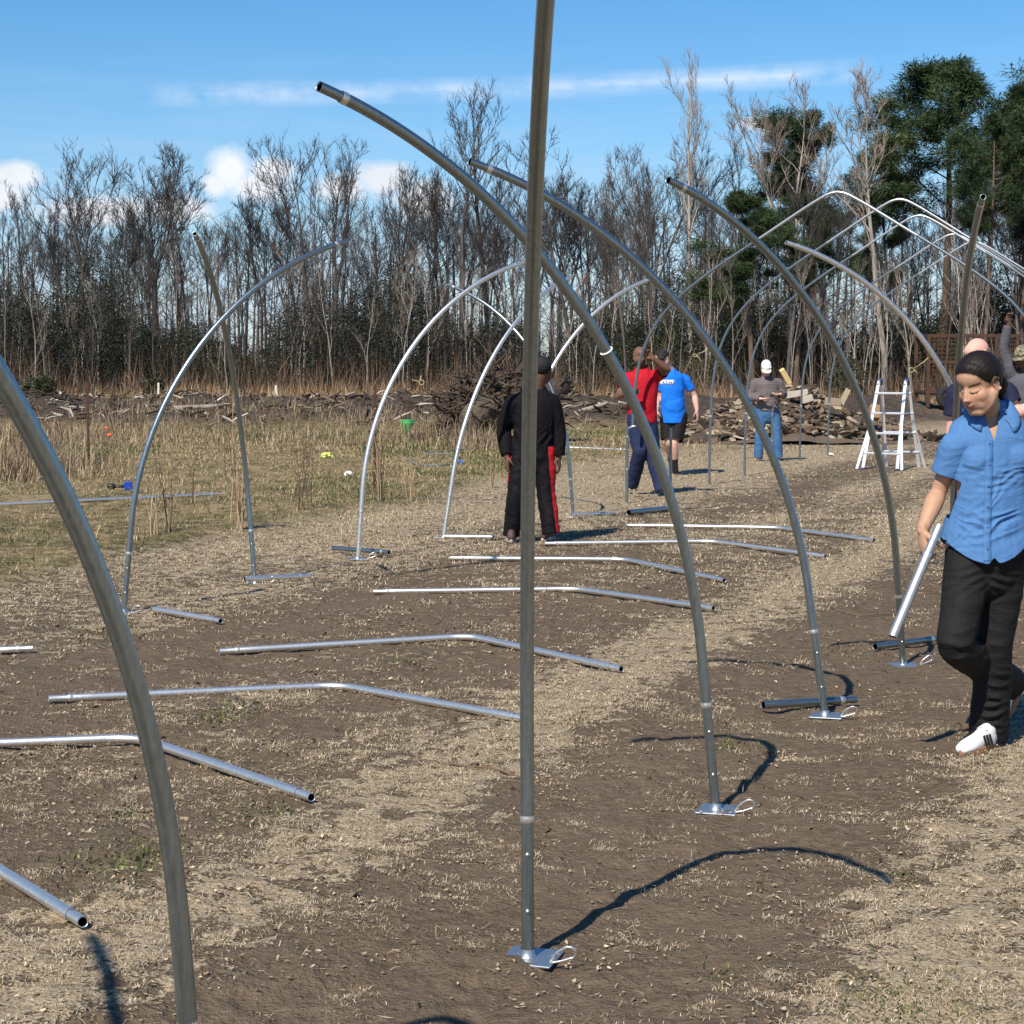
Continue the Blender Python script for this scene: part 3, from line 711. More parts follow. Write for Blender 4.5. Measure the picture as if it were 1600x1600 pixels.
short_pipe('short bright pipe lying alone between the near bowed hoop and the dark leaning hoop', (241, 955), (345, 973))
short_pipe('bright pipe end poking in from the left edge', (-60, 1021), (52, 1019))
short_pipe('short bright pipe against the foot of the dark leaning hoop', (382, 914), (485, 907), lift=.02)
short_pipe('short grey pipe across the foot of the hoop tied with yellow twine', (520, 866), (608, 874), m=M_GALV, lift=.02)
short_pipe('short bright pipe at the foot of the hoop left of the man in black', (694, 843), (771, 846))
short_pipe('short bright pipe at the foot of the dark hoop right of the man in black', (892, 809), (961, 806))
short_pipe('dark pipe lying in the dirt right of the hoop that bends away', (982, 808), (1047, 800), r=.03, m=M_GALV)
short_pipe('grey pipe lying across the foot of the bowed hoop second right of the edge-on one', (1192, 1110), (1337, 1098), m=M_GALV, lift=.01)
short_pipe('grey pipe lying across the foot of the hoop beside the woman', (1367, 1011), (1470, 999), m=M_GALV, lift=.01)
short_pipe('long thin pipe lying in the grass on the left behind the near hoop', (-80, 806), (341, 790), nm='long_pipe', group='long pipes lying in the grass')
short_pipe('long white pipe lying in the grass beyond the man in black', (862, 708), (977, 708), r=.025, nm='long_pipe', group='long pipes lying in the grass')
# ---- twine tied to hoops
M_TW = simple('yellow_twine', (.55, .48, .25), .8); M_TW2 = simple('white_wire', (.75, .74, .70), .5)
def twine(label, a, b, d, loop=.035, m=M_TW, r=.006):
    r = r*.5; loop = loop*.6; A = W(*a, d); B = W(*b, d); o = A.copy(); t = (B-A).normalized()
    pts = [Vector((0, 0, 0)), (B-A)*.5 + Vector((0, 0, -.01)), B-A]
    c = (B-A) + t*loop; s = t.cross(Vector((0, 1, 0))).normalized()
    pts += arc_pts(c, loop, PI, 3*PI*.97, 10, t, s) + [(B-A)*.98 + s*.05]
    ob = MB().tube(pts, r, 6).build('twine', m); ob.location = o; tag(ob, label, 'twine')
twine('yellow twine hanging from the hoop left of the man in black, loop at its end', (636, 588), (655, 596), 15.3)
twine('yellow twine with a loop tied to the sunlit hoop by the stepladder', (1457, 553), (1427, 576), 13.2, .028, r=.005)
twine('pale twine dangling from the hoop tip at the centre of the wood line', (795, 447), (782, 456), 15.8, .03, M_TW2, .005)
twine('pale twine tied to the bowed hoop beyond the blue shirt', (1112, 538), (1088, 554), 9.0, .012, M_TW, .003)
# ================================================================== straw, clods, grass
M_TINT = simple('straw_bits', (1, 1, 1), .85, attr='tint', var=.12, spec=.25)
M_BLADE = simple('grass_blades', (1, 1, 1), .8, attr='tint', var=.15, spec=.3)
M_CLOD = simple('clod_soil', (1, 1, 1), .95, attr='tint', var=.2, scale=20, spec=.15)
def wedge(rs, n, d0, d1, pad=1.25, power=1.0):
    """random ground points in the part of the field the picture shows, uniform per area"""
    d = np.sqrt(rs.uniform(d0**2, d1**2, n)) if power == 1 else d0*(d1/d0)**rs.uniform(0, 1, n)
    x = rs.uniform(-1, 1, n)*.30*pad*d; return x, d
def straw():
    rs = np.random.default_rng(21); Vs = []; Cs = []
    pal = np.array([[.46, .365, .24], [.37, .285, .185], [.55, .45, .31], [.28, .205, .13], [.20, .14, .09], [.42, .34, .235]])
    for d0, d1, n, sz in ((3.2, 9, 60000, .72), (9, 18, 69000, 1.05), (18, 42, 46000, 1.8)):
        x, y = wedge(rs, n, d0, d1)
        cl = fbm(x*9, y*9, 0, 2, 33) + .7*fbm(x*3, y*3, 0, 2, 34); s = straw_mask(x, y)*1.05 + 1.0*cl - .12
        keep = (rs.uniform(0, 1, n) < np.clip(s*1.05, .03, 1)) & (rs.uniform(0, 1, n) > grass_mask(x, y)) & (mulch_mask(x, y) < .4)
        x, y = x[keep], y[keep]; n = len(x); z = gz(x, y)
        stick = rs.uniform(0, 1, n) < .22
        L = np.where(stick, rs.uniform(.02, .08, n), np.minimum(rs.gamma(2.0, .0055, n)+.005, .024))*sz; wd = np.where(stick, rs.uniform(.0016, .004, n), L*rs.uniform(.3, .75, n))*np.where(stick, sz, 1)
        an = rs.uniform(0, 2*PI, n); tl = rs.normal(0, .28, n); tr = rs.normal(0, .35, n)
        a = np.stack([np.cos(an)*np.cos(tl), np.sin(an)*np.cos(tl), np.sin(tl)], 1); b = np.stack([-np.sin(an)*np.cos(tr), np.cos(an)*np.cos(tr), np.sin(tr)], 1)
        c0 = np.stack([x, y, z + .003 + np.abs(np.sin(tl))*L*.5 + np.abs(np.sin(tr))*wd*.5 + rs.uniform(0, .006, n)], 1)
        jl = lambda: (L*.5*rs.uniform(.6, 1.1, n))[:, None]; jw = lambda: (wd*.5*rs.uniform(.4, 1.1, n))[:, None]
        up = np.array([0, 0, 1])*(L*rs.uniform(-.05, .12, n))[:, None]
        V = np.stack([c0 - a*jl() - b*jw()*.7, c0 + b*jw()*-1.0 + up, c0 + a*jl() - b*jw()*.4, c0 + a*jl()*.9 + b*jw()*.6, c0 + b*jw() + up, c0 - a*jl()*.9 + b*jw()*.5], 1)
        C = pal[rs.choice(6, n, p=[.24, .24, .12, .2, .08, .12])]*rs.uniform(.75, 1.2, n)[:, None]
        Vs.append(V.reshape(-1, 3)); Cs.append(np.repeat(C, 6, 0))
    V = np.concatenate(Vs); C = np.concatenate(Cs)
    o = npmesh('straw_litter', V, np.arange(len(V)).reshape(-1, 6), M_TINT, col=C); kind(o, 'stuff', 'pale chopped straw scattered in streaks over the bare soil', 'straw')
straw()
def clods():
    rs = np.random.default_rng(4); x, y = wedge(rs, 23000, 3.2, 24)
    v = vcoord(x, y); keep = (rs.uniform(0, 1, len(x)) < .25 + .6*sstep(-.2, .5, fbm(x*.9, y*.9, 2, 3, 40)) + .4*sstep(-3.3, -4.2, v)) & (grass_mask(x, y) < .5)
    x, y = x[keep], y[keep]; n = len(x); z = gz(x, y); r = rs.gamma(1.6, .0045, n)+.004; r = np.minimum(r*.8, .020)
    base = np.array([[1, 0, 0], [-.5, .866, 0], [-.5, -.866, 0], [.5, .5, .8], [-.6, .2, .85], [.1, -.6, .8]])
    P = base[None]*rs.uniform(.6, 1.3, (n, 6, 1)) + rs.normal(0, .15, (n, 6, 3)); an = rs.uniform(0, 2*PI, n); c, s = np.cos(an)[:, None], np.sin(an)[:, None]
    Q = np.stack([P[..., 0]*c - P[..., 1]*s, P[..., 0]*s + P[..., 1]*c, P[..., 2]*.75], -1)*r[:, None, None]
    V = Q + np.stack([x, y, z-.001], 1)[:, None]
    T = np.array([[0, 1, 4], [0, 4, 3], [1, 2, 4], [2, 5, 4], [2, 0, 5], [0, 3, 5], [3, 4, 5]])
    F = (np.arange(n)[:, None, None]*6 + T[None]).reshape(-1, 3)
    C = np.array([.115, .082, .056])*rs.uniform(.65, 1.5, n)[:, None]; pale = rs.uniform(0, 1, n) < .02; C[pale] = np.array([.33, .25, .16])*rs.uniform(.8, 1.2, (pale.sum(), 1))
    o = npmesh('soil_clods', V.reshape(-1, 3), F, M_CLOD, col=np.repeat(C, 6, 0)); kind(o, 'stuff', 'small crumbled clods of brown soil', 'soil')
clods()
def blades(nm, label, x, y, h, wd, lean, pal, pw, rs, mat=None, bend=.35, cat='grass'):
    n = len(x); z = gz(x, y); an = rs.uniform(0, 2*PI, n); ln = np.abs(rs.normal(0, lean, n)) + .1 if lean < 1.4 else rs.uniform(1.3, 2.6, n)
    dr = np.stack([np.cos(an), np.sin(an), 0*an], 1); sd = np.stack([-np.sin(an), np.cos(an), 0*an], 1)*wd[:, None]*.5
    b0 = np.stack([x, y, z-.01], 1); up = np.array([0, 0, 1.0])
    m = b0 + (dr*np.sin(ln*.6)[:, None] + up*np.cos(ln*.6)[:, None])*(h*.55)[:, None]
    t = m + (dr*np.sin(ln*1.4)[:, None] + up*np.cos(np.minimum(ln*1.4, 2.2))[:, None])*(h*.45)[:, None]
    t[:, 2] = np.maximum(t[:, 2], z+.004); m[:, 2] = np.maximum(m[:, 2], z+.006)
    V = np.stack([b0-sd, b0+sd, m+sd*.8, m-sd*.8, t], 1).reshape(-1, 3)
    i = np.arange(n)[:, None]*5
    F = np.concatenate([i + np.array([[0, 1, 2]]), i + np.array([[0, 2, 3]]), i + np.array([[3, 2, 4]])], 0)
    C = np.array(pal)[rs.choice(len(pal), n, p=pw)]*rs.uniform(.7, 1.25, n)[:, None]
    o = npmesh(nm, V, F, mat or M_BLADE, col=np.repeat(C, 5, 0)); kind(o, 'stuff', label, cat)
DRY = [[.46, .35, .195], [.35, .255, .135], [.56, .45, .27], [.20, .145, .08], [.17, .165, .06]]
GRN = [[.085, .105, .032], [.125, .135, .045], [.06, .08, .026], [.27, .235, .12]]
def field():
    rs = np.random.default_rng(31)
    x, y = wedge(rs, 380000, 9, 47); g = grass_mask(x, y); t = fbm(x*.8, y*.5, 3, 3, 50); t2 = fbm(x*3, y*2.2, 3, 2, 52)
    keep = (rs.uniform(0, 1, len(x)) < g*np.clip(.62 + .9*t2 + .2*t, .12, 1)) & (mulch_mask(x, y) < .5); x, y, t, t2 = x[keep], y[keep], t[keep], t2[keep]
    sc_ = np.clip(y/16, .75, 2.2); h = rs.uniform(.04, .13, len(x))*(1+.5*t+.7*t2)*np.sqrt(sc_); tall = rs.uniform(0, 1, len(x)) < .01; h[tall] *= 2.0
    blades('dry_grass', 'dry tan grass lying over on the left of the tunnel', x, y, h, rs.uniform(.003, .006, len(x))*sc_, 1.5, DRY, [.3, .27, .16, .17, .10], rs)
    x, y = wedge(rs, 172000, 9, 44); g = grass_mask(x, y); t = fbm(x*.55, y*.32, 7, 3, 60); keep = (rs.uniform(0, 1, len(x)) < g*sstep(-.08, .25, t)*.95) & (mulch_mask(x, y) < .3)
    x, y = x[keep], y[keep]; sc_ = np.clip(y/16, .75, 2.2)
    blades('green_grass', 'low green patches in the dry grass', x, y, rs.uniform(.03, .08, len(x))*np.sqrt(sc_), rs.uniform(.005, .010, len(x))*sc_, 1.2, GRN, [.35, .3, .2, .15], rs)
    # matted tufts of straw: clusters of thin fibres pressed on the soil
    X = []; Y = []; S_ = []
    for d0, d1, nc in ((3.2, 9, 17300), (9, 20, 19600), (20, 40, 10400)):
        cx, cy = wedge(rs, nc, d0, d1); s = straw_mask(cx, cy) + 1.2*fbm(cx*5, cy*5, 0, 2, 36); k = (rs.uniform(0, 1, nc) < np.clip(s*1.05-.22, .006, 1)) & (grass_mask(cx, cy) < .6) & (mulch_mask(cx, cy) < .4); cx, cy = cx[k], cy[k]
        m = 17; r = rs.gamma(2, .012, len(cx))*np.clip(cy/9, .8, 2); th = rs.normal(A0+PI/2, .5, len(cx)); a = rs.normal(0, 1, (len(cx), m))*r[:, None]*1.5; b = rs.normal(0, .55, (len(cx), m))*r[:, None]
        X.append((cx[:, None]+a*np.sin(th)[:, None]+b*np.cos(th)[:, None]).ravel()); Y.append((cy[:, None]+a*np.cos(th)[:, None]-b*np.sin(th)[:, None]).ravel())
    x = np.concatenate(X); y = np.concatenate(Y); f = np.clip(y/8, .75, 2.6)
    blades('matted_straw', 'matted tufts of pale straw pressed into the soil', x, y, rs.uniform(.018, .075, len(x))*np.sqrt(f), rs.uniform(.0014, .0032, len(x))*f, 1.6, [[.54, .435, .29], [.43, .335, .215], [.63, .53, .375], [.28, .21, .13]], [.35, .3, .2, .15], rs, cat='straw')
    # green sprigs on the soil
    X = []; Y = []
    for px, py, r, n in ((170, 1352, .22, 260), (235, 1330, .16, 200), (400, 1262, .16, 150), (345, 1122, .15, 130), (205, 1268, .08, 60), (1380, 1575, .14, 200), (1480, 1585, .2, 260), (1415, 1374, .05, 50), (1150, 1160, .12, 80), (1130, 1520, .05, 40), (1085, 875, .3, 90), (1325, 1010, .15, 50), (180, 985, .25, 160), (900, 1130, .07, 40), (640, 1040, .12, 60), (1290, 745, .6, 130), (1190, 700, 1.2, 200), (1110, 715, .8, 160)):
        a, b = G(px, py); X.append(rs.normal(a, r*.55, n)); Y.append(rs.normal(b, r*1.0, n))
    x = np.concatenate(X); y = np.concatenate(Y); f = np.clip(y/7, .7, 2.5)
    blades('green_sprigs', 'small green weeds sprouting through the soil', x, y, rs.uniform(.015, .045, len(x))*np.sqrt(f), rs.uniform(.005, .011, len(x))*np.sqrt(f), 1.0, GRN, [.3, .4, .15, .15], rs, cat='weeds')
    # straw tufts still rooted in soil on the right and among the arches
    x, y = wedge(rs, 104000, 4, 42); t = fbm(x*2.2, y*1.6, 1, 3, 71); s = straw_mask(x, y); keep = (rs.uniform(0, 1, len(x)) < sstep(.45, .9, s+.8*t)*.30) & (grass_mask(x, y) < .5)
    x, y = x[keep], y[keep]; f = np.clip(y/9, .8, 2.4)
    blades('straw_stubble', 'flattened straw stubble bedded in the soil', x, y, rs.uniform(.03, .10, len(x))*np.sqrt(f), rs.uniform(.0025, .005, len(x))*f, 1.55, DRY, [.32, .18, .38, .10, .02], rs, cat='straw')
    # tall sedge beyond the berm
    x, y = wedge(rs, 60000, 57, 98, 1.15); t = fbm(x*.22, y*.22, 1, 3, 80); lim = np.where(x > 5, 92, 100)
    keep = (y < lim) & (rs.uniform(0, 1, len(x)) < np.clip(.25+t*1.1, .03, 1)); x, y, t = x[keep], y[keep], t[keep]
    blades('sedge', 'tall rusty brown sedge between the berm and the wood', x, y, rs.uniform(.2, .75, len(x))*(1+.8*t), rs.uniform(.010, .022, len(x)), .6, [[.30, .19, .095], [.21, .115, .055], [.40, .29, .165], [.13, .085, .05], [.46, .36, .22]], [.28, .28, .18, .14, .12], rs)
    # taller ragged weeds along the near rim of the berm and at the far left
    X = []; Y = []; H = []
    for px, py, rx, ry, n, h in ((40, 745, .9, 1.0, 3600, .55), (15, 700, 1.3, 2.2, 2600, .6), (110, 690, 1.3, 2.0, 1400, .4), (330, 668, 3.2, 2.2, 2600, .42), (200, 690, 2.6, 2.0, 1800, .36), (470, 690, 2.4, 2.0, 1800, .30), (560, 700, 2.4, 1.6, 1700, .26), (720, 690, 1.0, .9, 2600, .75), (760, 705, .8, .6, 1200, .6), (560, 672, 3, 1, 1600, .4), (1010, 700, 1.3, 1.0, 700, .3), (270, 605, 3.2, 2.4, 1200, .7), (310, 640, 3.4, 1.2, 900, .5)):
        a, b = G(px, py); b = min(b, 66); X.append(rs.normal((px-800)/FPX*b, rx*.6, n)); Y.append(rs.normal(b, ry, n)); H.append(rs.uniform(.25, 1, n)*h)
    x = np.concatenate(X); y = np.concatenate(Y); h = np.concatenate(H)
    blades('ragged_weeds', 'clumps of tall dead weeds along the berm and the far left', x, y, h, rs.uniform(.006, .014, len(x)), .95, [[.33, .25, .155], [.22, .155, .095], [.43, .34, .22], [.13, .095, .06]], [.32, .3, .18, .2], rs, cat='weeds')
field()
def debris():
    """shredded wood and roots on the berm"""
    rng = random.Random(17); mb = MB(); cs = []
    def bit(x, y, dz, L, r, tone):
        z = gzs(x, y)+dz; a = rng.uniform(0, 2*PI); e = rng.gauss(.1, .35); d = Vector((math.cos(a)*math.cos(e), math.sin(a)*math.cos(e), math.sin(e)))
        p = Vector((x, y, z)); q = d.orthogonal()*rng.gauss(0, .12)*L; k = len(mb.v)
        mb.tube([p-d*L*.5, p+q, p+d*L*.5+q*.4], [r*.7, r, r*.45], 4, True); cs.extend([tone]*(len(mb.v)-k))
    for i in range(1100):
        px = rng.uniform(-60, 1060); y = rng.uniform(43.5, 60); x = (px-800)/FPX*y
        if mulch_mask(x, y) < .3: continue
        t = rng.random(); tone = (.055, .04, .03) if t < .55 else ((.15, .115, .085) if t < .86 else (.42, .36, .29)); f = rng.uniform(.7, 1.3)
        bit(x, y, rng.uniform(0, .12), rng.uniform(.1, .7), rng.uniform(.012, .045), tuple(c*f for c in tone))
    me = bpy.data.meshes.new('wood_debris'); me.from_pydata([tuple(v) for v in mb.v], [], mb.f); me.update()
    a = me.color_attributes.new('tint', 'FLOAT_COLOR', 'POINT'); a.data.foreach_set('color', np.concatenate([np.array(cs), np.ones((len(cs), 1))], 1).astype(np.float32).ravel())
    o = link('wood_debris', me, M_CLOD, None, False); kind(o, 'stuff', 'dark shredded wood and roots strewn along the soil berm', 'debris')
debris()
# ================================================================== things in the field
M_STEM = simple('weed_stem', (.12, .075, .048), .85, var=.35, scale=30); M_STEMP = simple('pale_weed_stem', (.40, .29, .18), .85, var=.3, scale=30)
def weed(label, px, py, h, n, spread=.3, mat=None, lean=(0, 0), thick=.0062):
    x, y = G(px, py); e = empty('weed_plant', (x, y, gzs(x, y)), label, 'weed', 'dry weed stalks between the hoops and the grass'); rng = random.Random(int(px*7+py))
    for i in range(n):
        a = rng.uniform(0, 2*PI); s = rng.uniform(.3, 1)*spread; L = h*(rng.uniform(.5, 1) if i else 1); d = Vector((math.cos(a)*s+lean[0], math.sin(a)*s+lean[1], 1)).normalized()
        mb = MB(); p = Vector((rng.gauss(0, .02), rng.gauss(0, .02), -.02)); pts = [p]; m = 7
        for j in range(m):
            d = (d + Vector((rng.gauss(0, .05), rng.gauss(0, .05), .03))).normalized(); pts.append(pts[-1]+d*L/m)
        mb.tube(pts, [thick*(1-.65*j/m) for j in range(m+1)], 5, False)
        for q in range(int(5*L)+1):
            j = rng.randint(2, m); dd = (d + Vector((rng.gauss(0, .6), rng.gauss(0, .6), rng.uniform(-.2, .4)))).normalized(); l = rng.uniform(.03, .12)
            mb.tube([pts[j], pts[j]+dd*l], [thick*.45, thick*.25], 3, False)
            mb.tube([pts[j]+dd*l, pts[j]+dd*(l+.012), pts[j]+dd*(l+.022)], [.003, .008, .002], 4, False)
        mb.build('stalk', mat or (M_STEM if rng.random() < .6 else M_STEMP), e)
weed('branching pale weed with two thick stems leaning apart, right of the leftmost hoop\'s leg', 240, 845, .62, 4, .45, M_STEMP, (.15, 0), .010)
weed('tall thin weed stalks growing up behind the branching pale weed', 262, 842, .95, 7, .18)
weed('dense clump of pale thick stalks against the swivelled dark hoop', 374, 832, .80, 9, .20, M_STEMP, thick=.0085)
weed('very tall dark stalk rising above the clump by the swivelled hoop', 366, 826, 1.35, 3, .08)
weed('pair of upright dark stalks in the grass right of the swivelled hoop', 470, 806, .85, 5, .12)
weed('single upright stalk with side twigs right of the pair of dark stalks', 485, 802, .92, 3, .10)
weed('spray of tall thin stalks at the foot of the hoop with yellow twine', 594, 788, 1.25, 9, .13)
weed('leaning pale stalks right of the hoop with yellow twine, below the green bucket', 640, 786, .72, 7, .22, M_STEMP)
weed('thin stalks in the grass behind the long pipe', 305, 800, .62, 2, .1)
weed('lone short stalk standing left of the swivelled hoop', 352, 757, .6, 1, .05)
weed('small stalks near the left trouser leg of the man in black', 770, 762, .42, 5, .2)
weed('knot of dead stalks at the far left edge of the grass', 40, 760, .9, 9, .3)
weed('thin dark stalks behind the knot at the far left edge', 85, 735, 1.0, 7, .25)
weed('bare crooked stalks in front of the berm near the rusty post', 185, 705, 1.25, 8, .25)
weed('bare crooked stalks in front of the berm right of the orange flags', 205, 690, 1.3, 7, .25)
weed('group of crooked dark stalks against the berm behind the leftmost hoop', 222, 690, 1.2, 6, .3)
# steel T post
M_RUST = simple('rusty_steel', (.075, .038, .024), .85, .15, var=.4, scale=14, bumps=.3, bscale=40)
def tpost(label, px, py, top, lean=0):
    x, y = G(px, py); e = empty('fence_post', (x, y, gzs(x, y)), label, 'post'); H = W(px, top, y).z-e.location.z
    m = MB(); m.bar((0, 0, -.2), (lean, 0, H), .035, .005, (0, 1, 0)); m.bar((0, .016, -.2), (lean, .016, H), .005, .028, (0, 1, 0))
    for i in range(10): m.box((lean*i/10, -.007, .1+i*(H-.15)/10), (.016, .010, .012))
    m.build('post', M_RUST, e, False)
tpost('rusty steel fence post standing alone in the grass left of the orange flags', 139, 740, 597)
tpost('thin rusty stake behind the hoop with yellow twine', 585, 770, 600, .02)
M_PEG = simple('pale_stake', (.62, .58, .52), .8)
for px, py, t, lb in ((248, 628, 598, 'short pale stake in the sedge behind the leftmost hoop'), (436, 625, 602, 'short white leaning stake in the sedge between the two left hoops'), (95, 640, 612, 'short pale stake in the sedge left of the rusty post')):
    x, y = G(px, py); y = min(y, 66); x = (px-800)/FPX*y; z = gzs(x, y); H = W(px, t, y).z-z; m = MB(); m.bar((x, y, z-.1), (x+(-.10 if px == 436 else 0.02), y, z+H), .07, .03, (0, 1, 0)); m.v[4] += Vector((0, 0, .03)); tag(m.build('stake', M_PEG, None, False, .004), lb, 'stake')
M_FLAG = simple('orange_flag', (.85, .12, .05), .6)
for px, py, s, lb in ((163, 690, 1, 'orange marker flag in the grass, the upper of the two'), (174, 704, -1, 'red-orange marker flag in the grass, the lower of the two')):
    x, y = G(px, py); e = empty('marker_flag', (x, y, gzs(x, y)), lb, 'flag'); MB().tube([(0, 0, -.05), (0.01, 0, .27)], .003, 5).build('wire', M_RUST, e)
    m = MB(); n = 6
    for r in range(2):
        for i in range(n+1): m.v.append(Vector((.01+s*.014*i, .012*math.sin(i*1.3), .19+.06*r+.008*math.sin(i*.9))))
    for i in range(n): m.f.append((i, i+1, n+2+i, n+1+i))
    o = m.build('flag', M_FLAG, e); md = o.modifiers.new('s', 'SOLIDIFY'); md.thickness = .002
# bucket
def bucket():
    x, y = G(637, 684); y = 40.0; x = (637-800)/FPX*y; e = empty('bucket', (x, y, gzs(x, y)+.02), 'bright green plastic bucket on the far grass left of the root heap', 'bucket')
    m = MB(); m.tube([(0, 0, 0), (0, 0, .01), (0, 0, .24), (0, 0, .25), (0, 0, .27), (0, 0, .275), (0, 0, .30), (0, 0, .33), (0, 0, .335)], [.115, .125, .145, .152, .152, .147, .150, .153, .148], 24, False)
    m.f.append(tuple(range(24))[::-1]); m.build('pail', simple('green_plastic', (.02, .42, .10), .4, var=.08), e)
    m = MB(); m.tube([(0, 0, .33), (0, 0, .06)], [.143, .112], 24, False); m.f = [q[::-1] for q in m.f]; m.f.append(tuple(24+i for i in range(24))); m.build('inside', simple('green_inside', (.015, .25, .07), .5), e)
    MB().tube(arc_pts((0, 0, .30), .158, .1, PI-.1, 14, (1, 0, 0), (0, -.75, -.45)), .004, 6).build('handle', M_GALV, e)
bucket()
# cordless tool on the grass
def tool():
    x, y = G(190, 776); e = empty('cordless_tool', (x, y, gzs(x, y)+.03), 'dark blue cordless tool lying in the grass near the leftmost hoop', 'power tool', rz=.15)
    K = simple('black_plastic', (.02, .02, .022), .45); Bl = simple('blue_plastic', (.012, .05, .32), .4)
    m = MB(); m.tube([(-.17, 0, .02), (-.15, 0, .02), (-.10, 0, .02), (-.08, 0, .02)], [.015, .035, .038, .03], 12); m.build('motor_head', K, e)
    MB().tube([(-.09, 0, .02), (-.02, 0, .015), (.05, 0, .02)], [.022, .019, .022], 10).build('grip', K, e)
    MB().box((.085, 0, .025), (.09, .085, .10)).build('battery', Bl, e, False, .008); MB().box((.04, 0, .035), (.02, .06, .06)).build('collar', Bl, e, False, .006)
tool()
# crumpled litter
def crumple(label, px, py, r, col, nm, cat):
    x, y = G(px, py); bm = bmesh.new(); bmesh.ops.create_icosphere(bm, subdivisions=3, radius=r); rng = random.Random(px)
    for v in bm.verts:
        f = 1 + .45*float(vnoise(v.co.x*28, v.co.y*28, v.co.z*28, px)); v.co *= f; v.co.z *= .65
    me = bpy.data.meshes.new(nm); bm.to_mesh(me); bm.free(); o = link(nm, me, simple(nm+'_'+str(px), col, .6), None, False); o.location = (x, y, gzs(x, y)+r*.45); tag(o, label, cat)
crumple('crumpled white plastic bag on the grass left of the hoop with twine', 545, 750, .055, (.75, .77, .8), 'plastic_bag', 'bag')
crumple('small crumpled yellow-green glove on the grass left of the hoop with twine', 511, 719, .085, (.55, .62, .15), 'glove', 'glove')
crumple('small crumpled blue rag on the grass left of the man in black', 717, 728, .06, (.08, .16, .42), 'rag', 'rag')
crumple('small white pebble-like lump at the foot of the farthest arch', 1299, 712, .05, (.75, .72, .68), 'stone', 'stone')
def hose():
    pts = []
    for px, py in ((640, 722), (650, 731), (690, 733), (716, 728), (700, 718), (665, 716), (700, 711), (760, 708), (800, 706)): x, y = G(px, py); pts.append(Vector((x, y, gzs(x, y)+.03)))
    o = MB().tube(smooth_path(pts, 6), .014, 8).build('hose', simple('grey_hose', (.13, .16, .18), .5)); tag(o, 'dark grey hose looped on the grass left of the man in black', 'hose')
hose()
def twigs_on_soil():
    M = simple('dry_twig', (.16, .10, .06), .9, var=.3, scale=40)
    for pts, lb in ((((690, 1192), (735, 1195), (770, 1200), (812, 1215)), 'thin curved brown twig on the soil just left of the edge-on hoop'), (((1295, 950), (1340, 962), (1400, 958), (1440, 968)), 'thin dark root lying in the soil left of the woman\'s pipe')):
        P = [Vector((*G(*q), 0)) for q in pts]
        for p in P: p.z = gzs(p.x, p.y)+.012
        tag(MB().tube(smooth_path(P, 5), .004, 6).build('twig', M), lb, 'twig')
twigs_on_soil()
# stepladder
def ladder():
    x, y = 5.78, 28.2; e = empty('stepladder', (x, y, gzs(x, y)), 'folding aluminium stepladder with four rungs standing by the arches', 'ladder', rz=-.6)
    AL = simple('aluminium', (.74, .75, .76), .35, .55, var=.08); DK = simple('hinge_plastic', (.05, .06, .12), .5); LB = simple('ladder_label', (.45, .06, .05), .5)
    H = 1.30
    def rail(s, y0, y1, x0, x1, nm, par=e):
        return MB().bar((s*x0, y0, .0), (s*x1, y1, H), .05, .028, (0, 1, 0)).build(nm, AL, par, False, .006)
    for s in (-1, 1):
        rail(s, -.46, -.05, .275, .215, 'front_rail'); rail(s, .42, .05, .265, .215, 'rear_rail')
        o = MB().bar((s*.36, -.49, 0), (s*.255, -.28, .62), .045, .022, (0, 1, 0)).build('outer_rail', AL, e, False, .005)
        MB().bar((s*.34, .47, 0), (s*.25, .25, .62), .045, .022, (0, 1, 0)).build('outer_rail', AL, e, False, .005)
        h = MB(); h.tube([(s*.215-.03, 0, H+.01), (s*.215+.03, 0, H+.01)], [.055, .055], 14); h.build('hinge', DK, e)
        MB().tube(arc_pts((s*.215, -.01, H-.03), .06, 0, PI, 8, (0, 1, 0), (0, 0, 1)), .02, 8).build('hinge_cap', AL, e)
        MB().box((s*.275, -.465, .01), (.06, .05, .03)).build('foot', DK, e, False, .005)
    for i in range(4):
        z = .24 + i*.30; f = z/H; w = .275*(1-f)+.215*f; yf = -.46*(1-f)-.05*f; yr = .42*(1-f)+.05*f
        MB().box((0, yf, z), (2*w+.05, .055, .03)).build('rung', AL, e, False, .006); MB().box((0, yr, z), (2*w+.04, .05, .028)).build('rung', AL, e, False, .006)
    for s in (-1, 1): MB().bar((s*.33, -.42, .22), (s*.25, -.39, .16), .03, .02).build('brace', AL, e, False)
    MB().bar((.256, .33, .38), (.246, .27, .55), .052, .03, (0, 1, 0)).build('warning_label', LB, e, False)
ladder()
